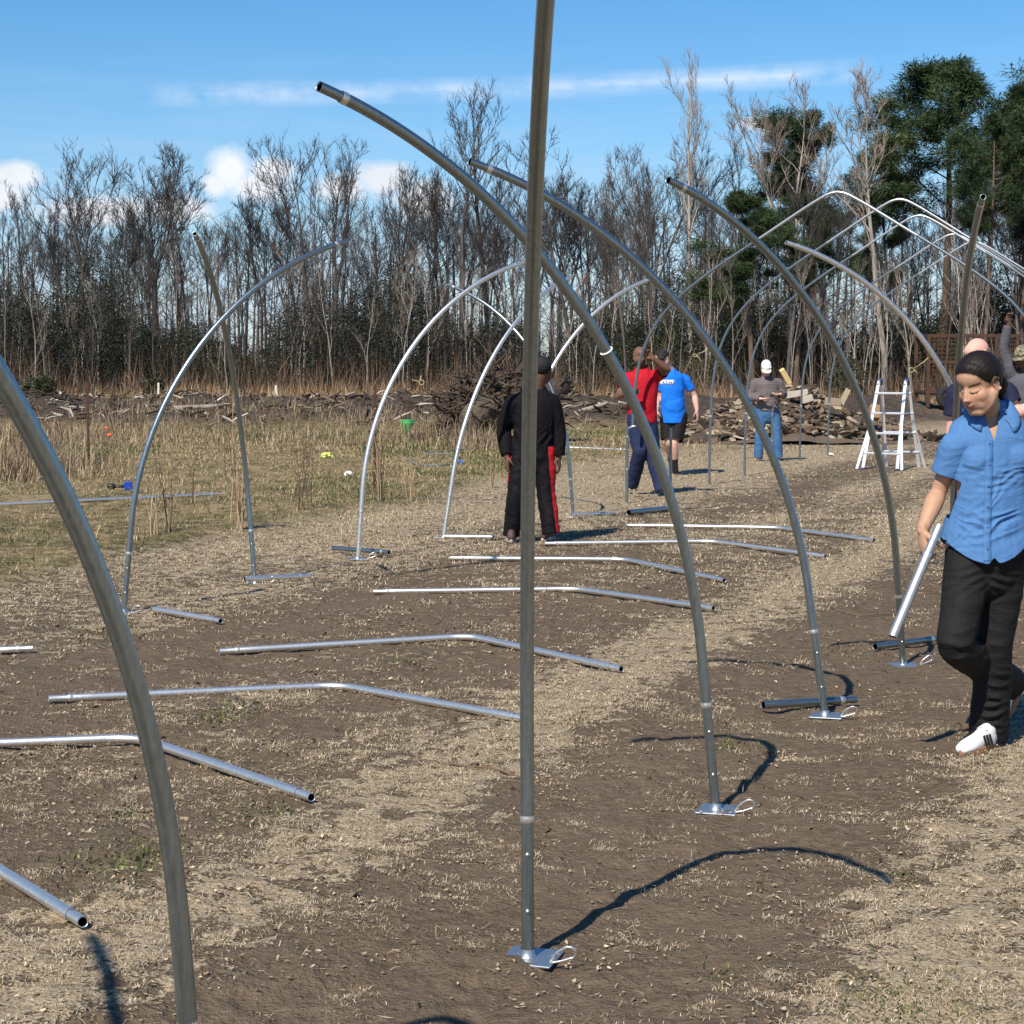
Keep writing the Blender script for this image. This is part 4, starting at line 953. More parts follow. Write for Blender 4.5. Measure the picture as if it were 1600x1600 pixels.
# debris heap of split wood
def debris_heap():
    M = [simple('heap_dark', (.065, .048, .036), .9, var=.4, scale=10, bumps=.5, bscale=20), simple('heap_brown', (.17, .12, .08), .9, var=.35, scale=10, bumps=.4, bscale=20), simple('heap_pale', (.34, .27, .19), .85, var=.25, scale=10), simple('heap_white', (.50, .44, .36), .85, var=.2, scale=10)]
    rng = random.Random(23)
    def hz(px): return 1.18*math.exp(-((px-1240)/80)**2) + .55*math.exp(-((px-1135)/60)**2) + .35*math.exp(-((px-1370)/60)**2)
    # mounded soil under the heap
    xs = np.linspace(1040, 1470, 70); ys = np.linspace(-2.6, 3.0, 26); V = []; 
    for j in ys:
        for px in xs:
            y = 39.5+j; x = (px-800)/FPX*39.5; h = hz(px)*math.exp(-(j/1.7)**2)*.85
            V.append((x, y, gzs(x, y)-.03+h*(1+.35*float(fbm(x*1.6, y*1.6, 0, 3, 90)))))
    F = [(j*70+i, j*70+i+1, (j+1)*70+i+1, (j+1)*70+i) for j in range(25) for i in range(69)]
    me = bpy.data.meshes.new('debris_heap'); me.from_pydata(V, [], F); me.update(); o = link('debris_heap', me, simple('heap_soil', (.115, .086, .062), .95, var=.4, scale=3, bumps=.6, bscale=9, bdist=.06)); kind(o, 'stuff', 'low heap of torn bark, split wood and soil behind the man in the white cap', 'debris heap')
    def splint(mb, px, j, lift, L, w, h, up):
        y = 39.5+j; x = (px-800)/FPX*39.5; z = gzs(x, y)+hz(px)*math.exp(-(j/1.7)**2)*.85+lift; a = rng.gauss(0, .7)+(PI if rng.random() < .5 else 0); e = rng.gauss(up, .3)
        d = Vector((math.cos(a)*math.cos(e), math.sin(a)*math.cos(e), math.sin(e))); R = Matrix((d, d.cross(Vector((rng.gauss(0, .5), rng.gauss(0, .5), 1))).normalized(), Vector((0, 0, 1)))).transposed()
        k = len(mb.v); mb.box((x, y, z), (L, w, h), R)
        for v in mb.v[k:]: v += Vector((rng.gauss(0, .12), rng.gauss(0, .12), rng.gauss(0, .12)))*w
    for mi, n, nm, lb in ((0, 380, 'dark_bark_rubble', 'dark torn bark pieces in the debris heap'), (1, 700, 'brown_wood_rubble', 'brown splintered wood pieces in the debris heap'), (2, 260, 'pale_wood_rubble', 'pale splintered wood pieces in the debris heap'), (3, 50, 'white_wood_rubble', 'bleached wood chips in the debris heap')):
        mb = MB()
        for i in range(n):
            px = rng.choice((rng.gauss(1250, 60), rng.uniform(1050, 1440), rng.gauss(1150, 50))); L = rng.uniform(.08, .38)*(1.0 if mi else 1.2); splint(mb, px, rng.uniform(-2.2, .8), rng.uniform(-.02, .10), L, L*rng.uniform(.15, .45), L*rng.uniform(.06, .2), .1)
        o = mb.build(nm, M[mi], None, False); kind(o, 'stuff', lb, 'debris')
    def plank(label, px, py, px2, py2, d, w, h, m, nm='plank', cat='plank'):
        a = W(px, py, d); b = W(px2, py2, d+.1); c = (a+b)/2; m_ = MB(); m_.bar(a-c, b-c, w, h, (0, 1, 0)); o = m_.build(nm, m, None, False, .012); o.location = c; tag(o, label, cat)
    plank('yellowish split log standing up behind the shoulder of the man in the white cap', 1221, 577, 1234, 600, 39.2, .11, .10, simple('yellow_wood', (.72, .52, .24), .8, var=.2, scale=12), 'split_log', 'log')
    plank('brown board leaning at an angle on the debris heap', 1313, 634, 1326, 608, 38.2, .12, .03, M[2])
    plank('short thick beige board lying on the debris heap', 1290, 627, 1313, 629, 38.0, .16, .10, M[2])
    plank('white flat board lying on the debris heap right of the white-capped man', 1254, 626, 1269, 621, 38.0, .14, .08, M[3])
    plank('long pale slab of bark across the top of the debris heap', 1226, 618, 1262, 613, 38.6, .14, .06, M[3])
    plank('upright brown stump block behind the stepladder', 1366, 655, 1366, 634, 37.6, .20, .2, simple('stump_wood', (.26, .16, .085), .85, var=.2), 'stump_block', 'stump')
    plank('dark metal-like sheet of bark on the debris heap', 1240, 612, 1276, 610, 39.4, .26, .05, M[0])
    plank('grey plank propped in the debris beside the blue shirt man\'s hand', 1092, 655, 1104, 668, 34.5, .10, .03, M[0])
debris_heap()
# uprooted stump with its roots
def rootmass():
    rng = random.Random(41); y0 = 37.5; c = W(775, 648, y0); e = empty('uprooted_stump', (c.x, y0, gzs(c.x, y0)), 'huge uprooted stump with a tangle of dark roots behind the man in black', 'stump')
    RM = simple('root_wood', (.075, .052, .037), .95, var=.7, scale=9, bumps=1, bscale=16, bdist=.06); TW = simple('trunk_bark', (.10, .08, .056), .95, var=.7, scale=9, bumps=1, bscale=18, bdist=.05)
    bm = bmesh.new(); bmesh.ops.create_icosphere(bm, subdivisions=5, radius=1)
    for v in bm.verts:
        n = v.co.copy(); f = 1+.75*float(fbm(n.x*2.6, n.y*2.6, n.z*2.6, 5, 12)); v.co = Vector((n.x*.78*f, n.y*.6*f, n.z*.58*f+.62))
    me = bpy.data.meshes.new('root_ball'); bm.to_mesh(me); bm.free(); link('root_ball', me, RM, e)
    m = MB(); m.tube(smooth_path([(.35, .1, .9), (.0, -.35, .72), (-.35, -.75, .55), (-.5, -.95, .5)], 9), [.34-.0035*i for i in range(28)], 30)
    for v in m.v: v += Vector((1, .6, 1))*(.11*float(fbm(v.x*3, v.y*2, v.z*3, 3, 3))+.04*float(vnoise(v.x*11, v.y*5, v.z*11, 5)))
    m.build('trunk', TW, e)
    tg = MB()
    for i in range(620):
        a = rng.uniform(0, 2*PI); q = rng.uniform(.3, 1.15); p = Vector((math.cos(a)*q*1.05-.05, math.sin(a)*q*.8-.1, rng.uniform(.05, 1.35)*(1.25-.6*q))); d = Vector((rng.gauss(0, 1), rng.gauss(0, .8), rng.gauss(.2, .7))).normalized(); L = rng.uniform(.12, .5); m2 = p+d*L*.5+Vector((rng.gauss(0, .05), rng.gauss(0, .05), rng.gauss(0, .05))); r = rng.uniform(.006, .03)
        tg.tube([p, m2, p+d*L+Vector((rng.gauss(0, .06), 0, rng.gauss(0, .06)))], [r, r*.8, r*.3], 4)
    kind(tg.build('root_tangle', RM, e, False), 'stuff')
    for i in range(99):
        a = rng.uniform(0, 2*PI); el = rng.uniform(-.1, 1.4); d = Vector((math.cos(a)*math.cos(el), math.sin(a)*math.cos(el)*.8, math.sin(el))); p = Vector((d.x*.75, d.y*.6, .6+d.z*.55)); L = rng.uniform(.4, 1.25); pts = [p]
        for j in range(6): d = (d+Vector((rng.gauss(0, .35), rng.gauss(0, .35), rng.gauss(-.03, .3)))).normalized(); pts.append(pts[-1]+d*L/6)
        r = rng.uniform(.018, .06); MB().tube(pts, [r*(1-.85*j/6) for j in range(7)], 5, False).build('root', RM if i % 6 else TW, e)
rootmass()
def logpile():
    rng = random.Random(6)
    RM = MATS['root_wood']; P = simple('bleached_wood', (.28, .235, .185), .9, var=.3)
    for px, py, L, an, lb, m in ((850, 612, .8, .2, 'dark broken log end with splintered bark right of the man in black', RM), (690, 662, 1.3, 0.1, 'long dark root log lying left of the uprooted stump', RM), (310, 652, 1.3, .05, 'bleached grey log lying on the berm behind the dark leaning hoop', P), (1000, 640, 1.1, -.2, 'grey log on the dark soil left of the man in red', RM), (930, 655, .7, .3, 'small grey log on the dark soil right of the hoop bending left', P), (440, 655, .9, -.1, 'dark log lying on the berm between two left hoops', RM)):
        d = 36.5 if px == 850 else (37.0 if px == 690 else 47.5); c = W(px, py, d)
        if px != 850: c.z = gzs(c.x, d)+.14
        t = Vector((math.cos(an), .25, math.sin(an))).normalized(); r = .30 if px == 850 else .075; m_ = MB(); pts = [t*L*(i/6-.5) for i in range(7)]; m_.tube(pts, [r*(1-.06*i) for i in range(7)], 14)
        for v in m_.v: v += Vector((1, 0, 1))*.25*r*float(vnoise(v.x*5, v.y*5, v.z*9, 7))
        o = m_.build('log', m); o.location = c; tag(o, lb, 'log')
        if px == 850:
            for i in range(46):
                a = rng.uniform(0, 2*PI); p = t*L*.42 + Vector((0, math.sin(a), math.cos(a)))*rng.uniform(0, .3); q = p+(t+Vector((rng.gauss(0, .5), rng.gauss(0, .4), rng.gauss(.1, .6)))).normalized()*rng.uniform(.12, .3)
                MB().bar(p, q, .05, .02).build('bark_splinter', RM, o, False)
logpile()
# rusty caged trailer
def trailer():
    y = 50.0; a = W(1449, 657, y); x0 = a.x; e = empty('caged_trailer', (x0, y, gzs(x0, y)), 'rusty caged farm trailer with mesh sides behind the bald man', 'trailer', rz=-.05)
    H = W(1450, 524, y).z - e.location.z; Wd = 3.6; D_ = 2.0; fl = .45
    f = MB()
    for x in (0, Wd*.5, Wd):
        for yy in (0, D_): f.bar((x, yy, .05 if x == 0 else fl), (x, yy, H), .09, .09, (0, 1, 0))
    for z in (fl, (fl+H)*.52, H):
        for yy in (0, D_): f.bar((0, yy, z), (Wd, yy, z), .07, .07)
        for x in (0, Wd): f.bar((x, 0, z), (x, D_, z), .07, .07)
    f.build('frame', M_RUST, e, False)
    m = MB(); i = 0
    for yy in (.02, D_-.02):
        for k in range(1, 30): m.bar((Wd*k/30, yy, fl), (Wd*k/30, yy, H), .012, .012, (0, 1, 0))
        for k in range(1, 13): m.bar((0, yy, fl+(H-fl)*k/13), (Wd, yy, fl+(H-fl)*k/13), .012, .012)
    m.build('mesh_panel', M_RUST, e, False)
    MB().box((Wd/2, D_/2, fl-.05), (Wd, D_, .05)).build('deck', simple('weathered_deck', (.09, .065, .05), .9, var=.3), e, False)
    for x in (.55, 2.9):
        T = empty('wheel', (0, 0, 0)); T.parent = e; T.location = (x, -.1, .33)
        t = MB(); prof = [(.20, -.10), (.29, -.115), (.335, -.08), (.345, 0), (.335, .08), (.29, .115), (.20, .10)]; n = 26
        for k in range(n):
            w_ = 2*PI*k/n
            for r, yy in prof: t.v.append(Vector((r*math.cos(w_), yy, r*math.sin(w_))))
        q = len(prof)
        for k in range(n):
            for j in range(q-1): t.f.append((k*q+j, k*q+j+1, ((k+1) % n)*q+j+1, ((k+1) % n)*q+j))
        t.build('tyre', simple('tyre_rubber', (.018, .018, .02), .8), T)
        MB().tube([(0, -.07, 0), (0, -.05, 0), (0, .05, 0)], [.20, .19, .19], 20).build('rim', simple('wheel_rim', (.05, .04, .035), .7, .2), T)
trailer()
# ================================================================== people
class LF:
    """closed rounded lofts and ellipsoids, later fused into one skin by voxel remeshing"""
    def __init__(s): s.v = []; s.f = []
    def loft(s, pts, rad, lat=None, sub=4, seg=16):
        P = [Vector(p) for p in pts]; R = [(r, r) if not hasattr(r, '__len__') else r for r in rad]
        n = len(P); Q = []; RR = []
        for i in range(n-1):
            p0, p1, p2, p3 = P[max(0, i-1)], P[i], P[i+1], P[min(n-1, i+2)]
            r0, r1, r2, r3 = R[max(0, i-1)], R[i], R[i+1], R[min(n-1, i+2)]
            for j in range(sub):
                t = j/sub; cr = lambda a, b, c, d: .5*(2*b+(c-a)*t+(2*a-5*b+4*c-d)*t*t+(3*b-a-3*c+d)*t**3)
                Q.append(cr(p0, p1, p2, p3)); RR.append((max(.002, cr(r0[0], r1[0], r2[0], r3[0])), max(.002, cr(r0[1], r1[1], r2[1], r3[1]))))
        Q.append(P[-1]); RR.append(R[-1]); m = len(Q); o = len(s.v); rings = 0
        lat = Vector(lat) if lat is not None else None; pa = None
        def ring(c, t, rx, ry):
            nonlocal pa, rings
            a = lat if lat is not None else (pa if pa is not None else (Vector((1, 0, 0)) if abs(t.x) < .9 else Vector((0, 1, 0))))
            a = a - t*a.dot(t); a = a.normalized() if a.length > 1e-6 else t.orthogonal().normalized(); pa = a; b = t.cross(a)
            for k in range(seg):
                w = 2*PI*k/seg; s.v.append(c + a*rx*math.cos(w) + b*ry*math.sin(w))
            rings += 1
        T = [(Q[min(i+1, m-1)]-Q[max(i-1, 0)]).normalized() for i in range(m)]
        for a in (80, 55, 30): c = math.cos(math.radians(a)); ring(Q[0]-T[0]*min(RR[0])*math.sin(math.radians(a)), T[0], RR[0][0]*c, RR[0][1]*c)
        for i in range(m): ring(Q[i], T[i], *RR[i])
        for a in (30, 55, 80): c = math.cos(math.radians(a)); ring(Q[-1]+T[-1]*min(RR[-1])*math.sin(math.radians(a)), T[-1], RR[-1][0]*c, RR[-1][1]*c)
        for i in range(rings-1):
            for k in range(seg):
                k2 = (k+1) % seg; s.f.append((o+i*seg+k, o+i*seg+k2, o+(i+1)*seg+k2, o+(i+1)*seg+k))
        s.f.append(tuple(o+k for k in range(seg))[::-1]); s.f.append(tuple(o+(rings-1)*seg+k for k in range(seg)))
        return s
    def ell(s, c, r, M=None, seg=16, rg=10):
        o = len(s.v); c = Vector(c)
        for i in range(rg+1):
            a = PI*i/rg
            for k in range(seg):
                w = 2*PI*k/seg; p = Vector((r[0]*math.sin(a)*math.cos(w), r[1]*math.sin(a)*math.sin(w), -r[2]*math.cos(a)))
                s.v.append(c + (M @ p if M is not None else p))
        for i in range(rg):
            for k in range(seg):
                k2 = (k+1) % seg; s.f.append((o+i*seg+k, o+i*seg+k2, o+(i+1)*seg+k2, o+(i+1)*seg+k))
        return s
    def add(s, other, fn):
        o = len(s.v); s.v += [fn(v) for v in other.v]; s.f += [tuple(o+i for i in f) for f in other.f]; return s
    def fuse(s, name, voxel, smooth=3, factor=.5):
        me = bpy.data.meshes.new('tmp'); me.from_pydata([tuple(v) for v in s.v], [], s.f); me.update()
        bm = bmesh.new(); bm.from_mesh(me); bmesh.ops.remove_doubles(bm, verts=bm.verts, dist=1e-5); bmesh.ops.recalc_face_normals(bm, faces=bm.faces); bm.to_mesh(me); bm.free()
        ob = bpy.data.objects.new('tmp', me); COL.objects.link(ob)
        md = ob.modifiers.new('r', 'REMESH'); md.mode = 'VOXEL'; md.voxel_size = voxel; md.adaptivity = 0
        if smooth: sm = ob.modifiers.new('s', 'SMOOTH'); sm.iterations = smooth; sm.factor = factor
        dg = bpy.context.evaluated_depsgraph_get(); out = bpy.data.meshes.new_from_object(ob.evaluated_get(dg)); out.name = name
        bpy.data.objects.remove(ob); bpy.data.meshes.remove(me); return out
def mverts(me):
    a = np.empty(len(me.vertices)*3, np.float32); me.vertices.foreach_get('co', a); return a.reshape(-1, 3).astype(float)
def mnorms(me):
    a = np.empty(len(me.vertices)*3, np.float32); me.vertex_normals.foreach_get('vector', a); return a.reshape(-1, 3).astype(float)
def msetv(me, V): me.vertices.foreach_set('co', V.astype(np.float32).ravel()); me.update()
def mcol(me, C):
    a = me.color_attributes.new('tint', 'FLOAT_COLOR', 'POINT'); c = np.ones((len(C), 4), np.float32); c[:, :3] = C; a.data.foreach_set('color', c.ravel())
def wrinkle(me, amp, folds=(), seed=0, scale=1.0, aniso=(1, 1, 1)):
    V = mverts(me); Nn = mnorms(me); p = V*scale
    n = fbm(p[:, 0]*9*aniso[0], p[:, 1]*9*aniso[1], p[:, 2]*9*aniso[2], 3, seed); rd = 1-np.abs(fbm(p[:, 0]*6*aniso[0]+3, p[:, 1]*6*aniso[1], p[:, 2]*6*aniso[2], 2, seed+5))*2.6
    d = amp*(.6*n + .7*np.clip(rd, -.3, 1))
    for c, ax, wid, ln, per, a in folds:       # bundles of creases running along ax from point c
        c = np.array(c); ax = np.array(ax, float); ax /= np.linalg.norm(ax); r = V-c; t = r@ax; q = r-np.outer(t, ax); dist = np.linalg.norm(q, axis=1)
        sd = np.array([-ax[2], 0, ax[0]]); k = q@sd
        d += a*1.5*(1-2*np.abs(np.sin(k/per*PI + 2.5*vnoise(t*8, k*20, 0, seed))))*np.exp(-(dist/wid)**2)*np.exp(-(np.clip(t, 0, None)/ln)**2)*np.exp(-(np.clip(-t, 0, None)/(ln*.35))**2)
    msetv(me, V + Nn*d[:, None])
def cutmesh(me, test):
    """remove the faces whose centre fails test(x,y,z arrays)"""
    bm = bmesh.new(); bm.from_mesh(me); C = np.array([f.calc_center_median() for f in bm.faces]); bad = test(C[:, 0], C[:, 1], C[:, 2])
    bm.faces.ensure_lookup_table(); bmesh.ops.delete(bm, geom=[bm.faces[i] for i in np.nonzero(bad)[0]], context='FACES')
    bv = [v for v in bm.verts if v.is_boundary]
    nb = [(v, [e.other_vert(v) for e in v.link_edges if e.is_boundary]) for v in bv]
    for it in range(8):
        new = [(v, v.co*.4 + sum((q.co for q in n), Vector())/len(n)*.6) for v, n in nb if n]
        for v, c in new: v.co = c
    bm.to_mesh(me); bm.free(); me.update()
def skin_mat(name, rough=.5):
    m, nt, b = newmat(name); a = N(nt, 'ShaderNodeAttribute', attribute_name='tint'); co = objco(nt)
    n = noise(nt, 45, 4, co); v = N(nt, 'ShaderNodeVectorMath', operation='SCALE'); nt.links.new(a.outputs['Color'], v.inputs[0]); nt.links.new(mth(nt, 'MULTIPLY_ADD', n, .24, .88), v.inputs['Scale'])
    nt.links.new(v.outputs[0], b.inputs['Base Color']); b.inputs['Roughness'].default_value = rough; b.inputs['Subsurface Weight'].default_value = .08; b.inputs['Subsurface Radius'].default_value = (.01, .004, .002)
    b.inputs['Specular IOR Level'].default_value = .3; return m
M_SKIN = skin_mat('skin', .56)
def cloth(name, col, var=.12, rough=.8, sheen=.0, bs=240, b=.15, attr=None, fold=.24, fs=(5.5, 5.5, 9)):
    m = simple(name, col, rough, 0, var, 6, 0, bs, .14, attr=attr); nt = m.node_tree; bs_ = nt.nodes['Principled BSDF']; co = objco(nt)
    mp = N(nt, 'ShaderNodeMapping'); nt.links.new(co, mp.inputs[0]); mp.inputs['Scale'].default_value = fs; mp.inputs['Rotation'].default_value = (.3, .5, .2)
    n1 = noise(nt, 1.0, 3, mp.outputs[0], .5, 1.6); cr = mth(nt, 'SUBTRACT', 1, mth(nt, 'MULTIPLY', mth(nt, 'ABSOLUTE', mth(nt, 'SUBTRACT', n1, .5)), 7), clamp=True)
    h = mth(nt, 'ADD', mth(nt, 'MULTIPLY', cr, 1.0), mth(nt, 'ADD', mth(nt, 'MULTIPLY', noise(nt, 30, 3, co), .35), mth(nt, 'MULTIPLY', noise(nt, bs, 2, co), .05)))
    bump(nt, bs_, h, fold, .010); return m
def basis(yaw, pitch, roll=0):
    """columns: head x, y (face direction), z; yaw 0 faces the camera side (-Y), + turns to +X"""
    f = Vector((math.sin(yaw)*math.cos(pitch), -math.cos(yaw)*math.cos(pitch), math.sin(pitch))); u = Vector((0, 0, 1)); x = f.cross(u).normalized(); z = x.cross(f).normalized()
    R = Matrix((x, f, z)).transposed(); return R @ Matrix.Rotation(roll, 3, 'Y')
_HEADS = {}
def head_base(fem=False, nose=1.0):
    """smooth skull, face and jaw with the features pushed out of or into it; cached as (verts, faces)"""
    key = (fem, nose)
    if key in _HEADS: return _HEADS[key]
    h = LF(); jw = .90 if fem else 1.02
    h.ell((0, -.018, .032), (.0745, .092, .086)); h.ell((0, .030, -.026), (.061*jw, .060, .080)); h.ell((0, .056, -.088), (.025*jw, .026, .023)); h.ell((0, .036, .048), (.059, .050, .052)); h.ell((0, .052, -.03), (.046*jw, .042, .062))
    for s in (-1, 1):
        h.loft([(s*.060, -.004, -.034), (s*.051*jw, .022, -.070), (s*.020, .056, -.094)], [.022, .021, .018], sub=3, seg=12)
        h.ell((s*.037, .046, -.026), (.027, .027, .032)); h.ell((s*.046*jw, .022, -.044), (.024, .040, .042)); h.ell((s*.034*jw, .044, -.058), (.024, .030, .034))
    me = h.fuse('head', .0032, 22); V = mverts(me); Nn = mnorms(me); x, z = V[:, 0], V[:, 2]; front = sstep(.0, .35, Nn[:, 1])*sstep(.02, .045, V[:, 1]); d = np.zeros(len(V))
    B = [(.031, .005, .019, .0125, -.0075, 1), (.031, .002, .0128, .0080, .0062, 1), (.026, .0215, .022, .0065, .0012 if fem else .0032, 1), (0, .010, .0080, .013, .0085, 0), (0, -.008, .0090, .013, .0130*nose, 0), (0, -.025, .0105, .0085, .0190*nose, 0), (.0115, -.030, .0065, .0062, .0085, 1),
         (0, -.058, .030, .022, .0045, 0), (0, -.0525, .019, .0042, .0042, 0), (0, -.0640, .0150, .0048, .0056, 0), (0, -.0583, .021, .0017, -.0042, 0), (.0235, -.058, .0055, .005, -.0028, 1), (0, -.088, .016, .012, .0050, 0), (0, -.0735, .018, .0055, -.0028, 0), (.036, -.022, .020, .016, .0030, 1), (0, .019, .010, .006, -.0012, 0)]
    for cx, cz, sx, sz, a, both in B:
        for q in ((1, -1) if both else (1,)): d += a*np.exp(-((x-q*cx)/sx)**2-((z-cz)/sz)**2)
    V[:, 1] += d*front; msetv(me, V)
    r = (V, [tuple(p.vertices) for p in me.polygons], mnorms(me)); bpy.data.meshes.remove(me); _HEADS[key] = r; return r
def head_shape(fem=False, nose=1.0):
    V, F, _ = head_base(fem, nose); h = LF(); h.v = [Vector(v) for v in V]; h.f = list(F)
    for s in (-1, 1):
        R = Matrix.Rotation(-.22, 3, 'X') @ Matrix.Rotation(s*.35, 3, 'Z'); c = Vector((s*.076, -.014, -.001))
        rim = [c + R @ Vector((s*.006, .0165*math.cos(t), .028*math.sin(t))) for t in (-1.9, -1.2, -.4, .4, 1.2, 1.9, 2.6)]; h.loft(rim, [.0058, .0052, .0048, .0050, .0055, .0055, .0048], sub=3, seg=8); h.ell(c, (.0065, .0140, .025), R); h.ell(c + R @ Vector((0, .006, -.019)), (.0055, .0070, .0075), R)
    return h
def hair_shell(name, T, mat, parent, line, thick, fem, nose, strand=.0012):
    """hair as a shell lifted off the scalp inside the hairline z > line(y)"""
    V, F, Nn = head_base(fem, nose); y0, z0 = zip(*line); lim = np.interp(V[:, 1], y0, z0); k = V[:, 2]-lim + .0012*np.sin(V[:, 0]*260+V[:, 1]*190); ang = np.arctan2(V[:, 0], V[:, 2]+.03)
    st = strand*(np.sin(ang*58+4*vnoise(V[:, 0]*22, V[:, 1]*8, V[:, 2]*22)) + .7*np.sin(ang*131+3*vnoise(V[:, 0]*40, V[:, 1]*9, V[:, 2]*40)))
    off = .0008 + thick*sstep(0, .05, k) + st*sstep(.0, .02, k); P = V + Nn*off[:, None]; use = k > 0
    idx = -np.ones(len(V), int); idx[use] = np.arange(use.sum()); G_ = [tuple(int(idx[i]) for i in f) for f in F if all(use[i] for i in f)]
    me = bpy.data.meshes.new(name); me.from_pydata([tuple(T(p)) for p in P[use]], [], G_); me.update()
    bm = bmesh.new(); bm.from_mesh(me); bmesh.ops.delete(bm, geom=[v for v in bm.verts if not v.link_faces], context='VERTS')
    for it in range(16):
        new = [(v, v.co*.4+sum((e.other_vert(v).co for e in v.link_edges if e.is_boundary), Vector())/max(1, sum(e.is_boundary for e in v.link_edges))*.6) for v in bm.verts if v.is_boundary]
        for v, c in new: v.co = c
    bm.to_mesh(me); bm.free()
    c = np.clip(.55+.65*vnoise(ang*30, V[:, 1]*9, 0, 3)+.35*vnoise(ang*75, V[:, 1]*14, 0, 5), .15, 1.6)[use]
    if len(me.vertices) == len(c): mcol(me, np.repeat(c[:, None], 3, 1))
    o = link(name, me, mat, parent); md = o.modifiers.new('s', 'SOLIDIFY'); md.thickness = .003; md.offset = -1; return o
def head_colors(V, M, c, s, tone, lips, brow, beard=None, fem=False):
    """own colours of lips, brows, lashes and beard and painted shade of nostrils and lip line, by place on the head"""
    L = ((V - np.array(c)) @ np.array(M))/s; x, y, z = L[:, 0], L[:, 1], L[:, 2]
    inh = (np.abs(x) < .1) & (y > -.12) & (y < .13) & (z > -.13) & (z < .13)
    C = np.tile(np.array(tone), (len(V), 1)); ax = np.abs(x)
    def put(mask, col, k=1.0): C[mask] = C[mask]*(1-k) + np.array(col)*k
    put(inh & (y > .05) & (ax > .018) & (ax < .055) & (z < -.010) & (z > -.045), np.array(tone)*np.array([1.05, .84, .80]), .55)
    put(inh & (y > .092) & (ax < .016) & (z < -.015) & (z > -.04), np.array(tone)*np.array([1.04, .86, .80]), .6)
    if beard is not None: put(inh & (y > .0) & ((z < -.068) | ((z < -.044) & (ax < .030) & (y > .06)) | ((z < -.045) & (ax > .04))), beard, .85)
    if fem:
        k = z-np.interp(y, [-.024, -.004, .012, .034, .058, .074, .088, .11], [.006, .002, .008, .028, .060, .080, .090, .097]); ag = np.arctan2(x, z+.03)
        C += (np.array([.02, .013, .009])-C)*(inh*sstep(-.010, .001, k + .006*vnoise(ag*45, y*30, 0, 9))*sstep(.02, .0, k-.03)*(y > -.02)*.85)[:, None]
    lp = (ax/.0225)**2 + ((z+.0583)/np.where(z > -.0583, .0088, .0108))**2
    put(inh & (y > .055) & (lp < 1), lips); put(inh & (y > .055) & (ax < .021) & (np.abs(z+.0583) < .0014), np.array(lips)*.4)  # lips, then a darker line painting the shade between them
    put(inh & (y > .06) & (ax < .012) & (ax > .003) & (np.abs(z+.0375) < .0025), np.array(tone)*.35)  # dark spots paint the shade inside the nostrils
    dx = (ax-.0315)/.0160; zb = .0225 + .0035*(1-((ax-.036)/.02)**2)
    put(inh & (y > .035) & (ax > .012) & (ax < .053) & (np.abs(z-zb) < (.0033 if fem else .0040)*np.clip(1.35-ax*14, .45, 1)), brow)
    zl = .0005 - .0062*(1-dx**2)
    put(inh & (y > .045) & (np.abs(dx) < 1.08) & (np.abs(z-zl) < .0029), (.014, .009, .008))
    put(inh & (y > .045) & (np.abs(dx) < .9) & (z > zl+.002) & (z < .011), np.array(tone)*np.array([.95, .82, .82]), .6)
    return C
def hand(b, wrist, d, palm, curl, side, s=1.0, spread=.10, thumb=.5, gap=1.0):
    """five fingered hand: d points from wrist to knuckles, palm is the way the palm faces, side the thumb side"""
    d = Vector(d).normalized(); palm = Vector(palm); palm = (palm-d*palm.dot(d)).normalized(); sd = d.cross(palm).normalized()*side
    w = Vector(wrist); L = .088*s
    b.loft([w-d*.02*s, w+d*.022*s, w+d*.06*s, w+d*L], [(.026*s, .019*s), (.031*s, .017*s), (.038*s, .0165*s), (.038*s, .013*s)], lat=sd, sub=3, seg=14)
    for i, (o, l, r) in enumerate(((.027, .070, .0085), (.009, .078, .0088), (-.009, .073, .0084), (-.0265, .058, .0074))):
        c = curl if not hasattr(curl, '__len__') else curl[i]
        p = w + d*(L-.012)*s + sd*o*s*gap; pts = [p]; a = .12*c; dd = d + sd*spread*o/.027
        for k, f in enumerate((.45, .32, .25)):
            e = (dd.normalized()*math.cos(a) + palm*math.sin(a)).normalized(); pts.append(pts[-1]+e*l*f*s*(1.25 if k == 0 else 1)); a += c
        b.loft(pts, [r*s*1.06, r*s, r*s*.94, r*s*.82], sub=3, seg=10)
    t0 = w + d*.018*s + sd*.022*s + palm*.006*s; t1 = t0 + (d*.55+sd*.75+palm*.25).normalized()*.042*s; t2 = t1 + (d*.8+sd*(.35-thumb*.6)+palm*thumb*1.1).normalized()*.034*s; t3 = t2 + (d*.75-sd*thumb*.5+palm*thumb*1.2).normalized()*.026*s
    b.loft([t0, t1, t2, t3], [.015*s, .0122*s, .0105*s, .0082*s], sub=3, seg=10)
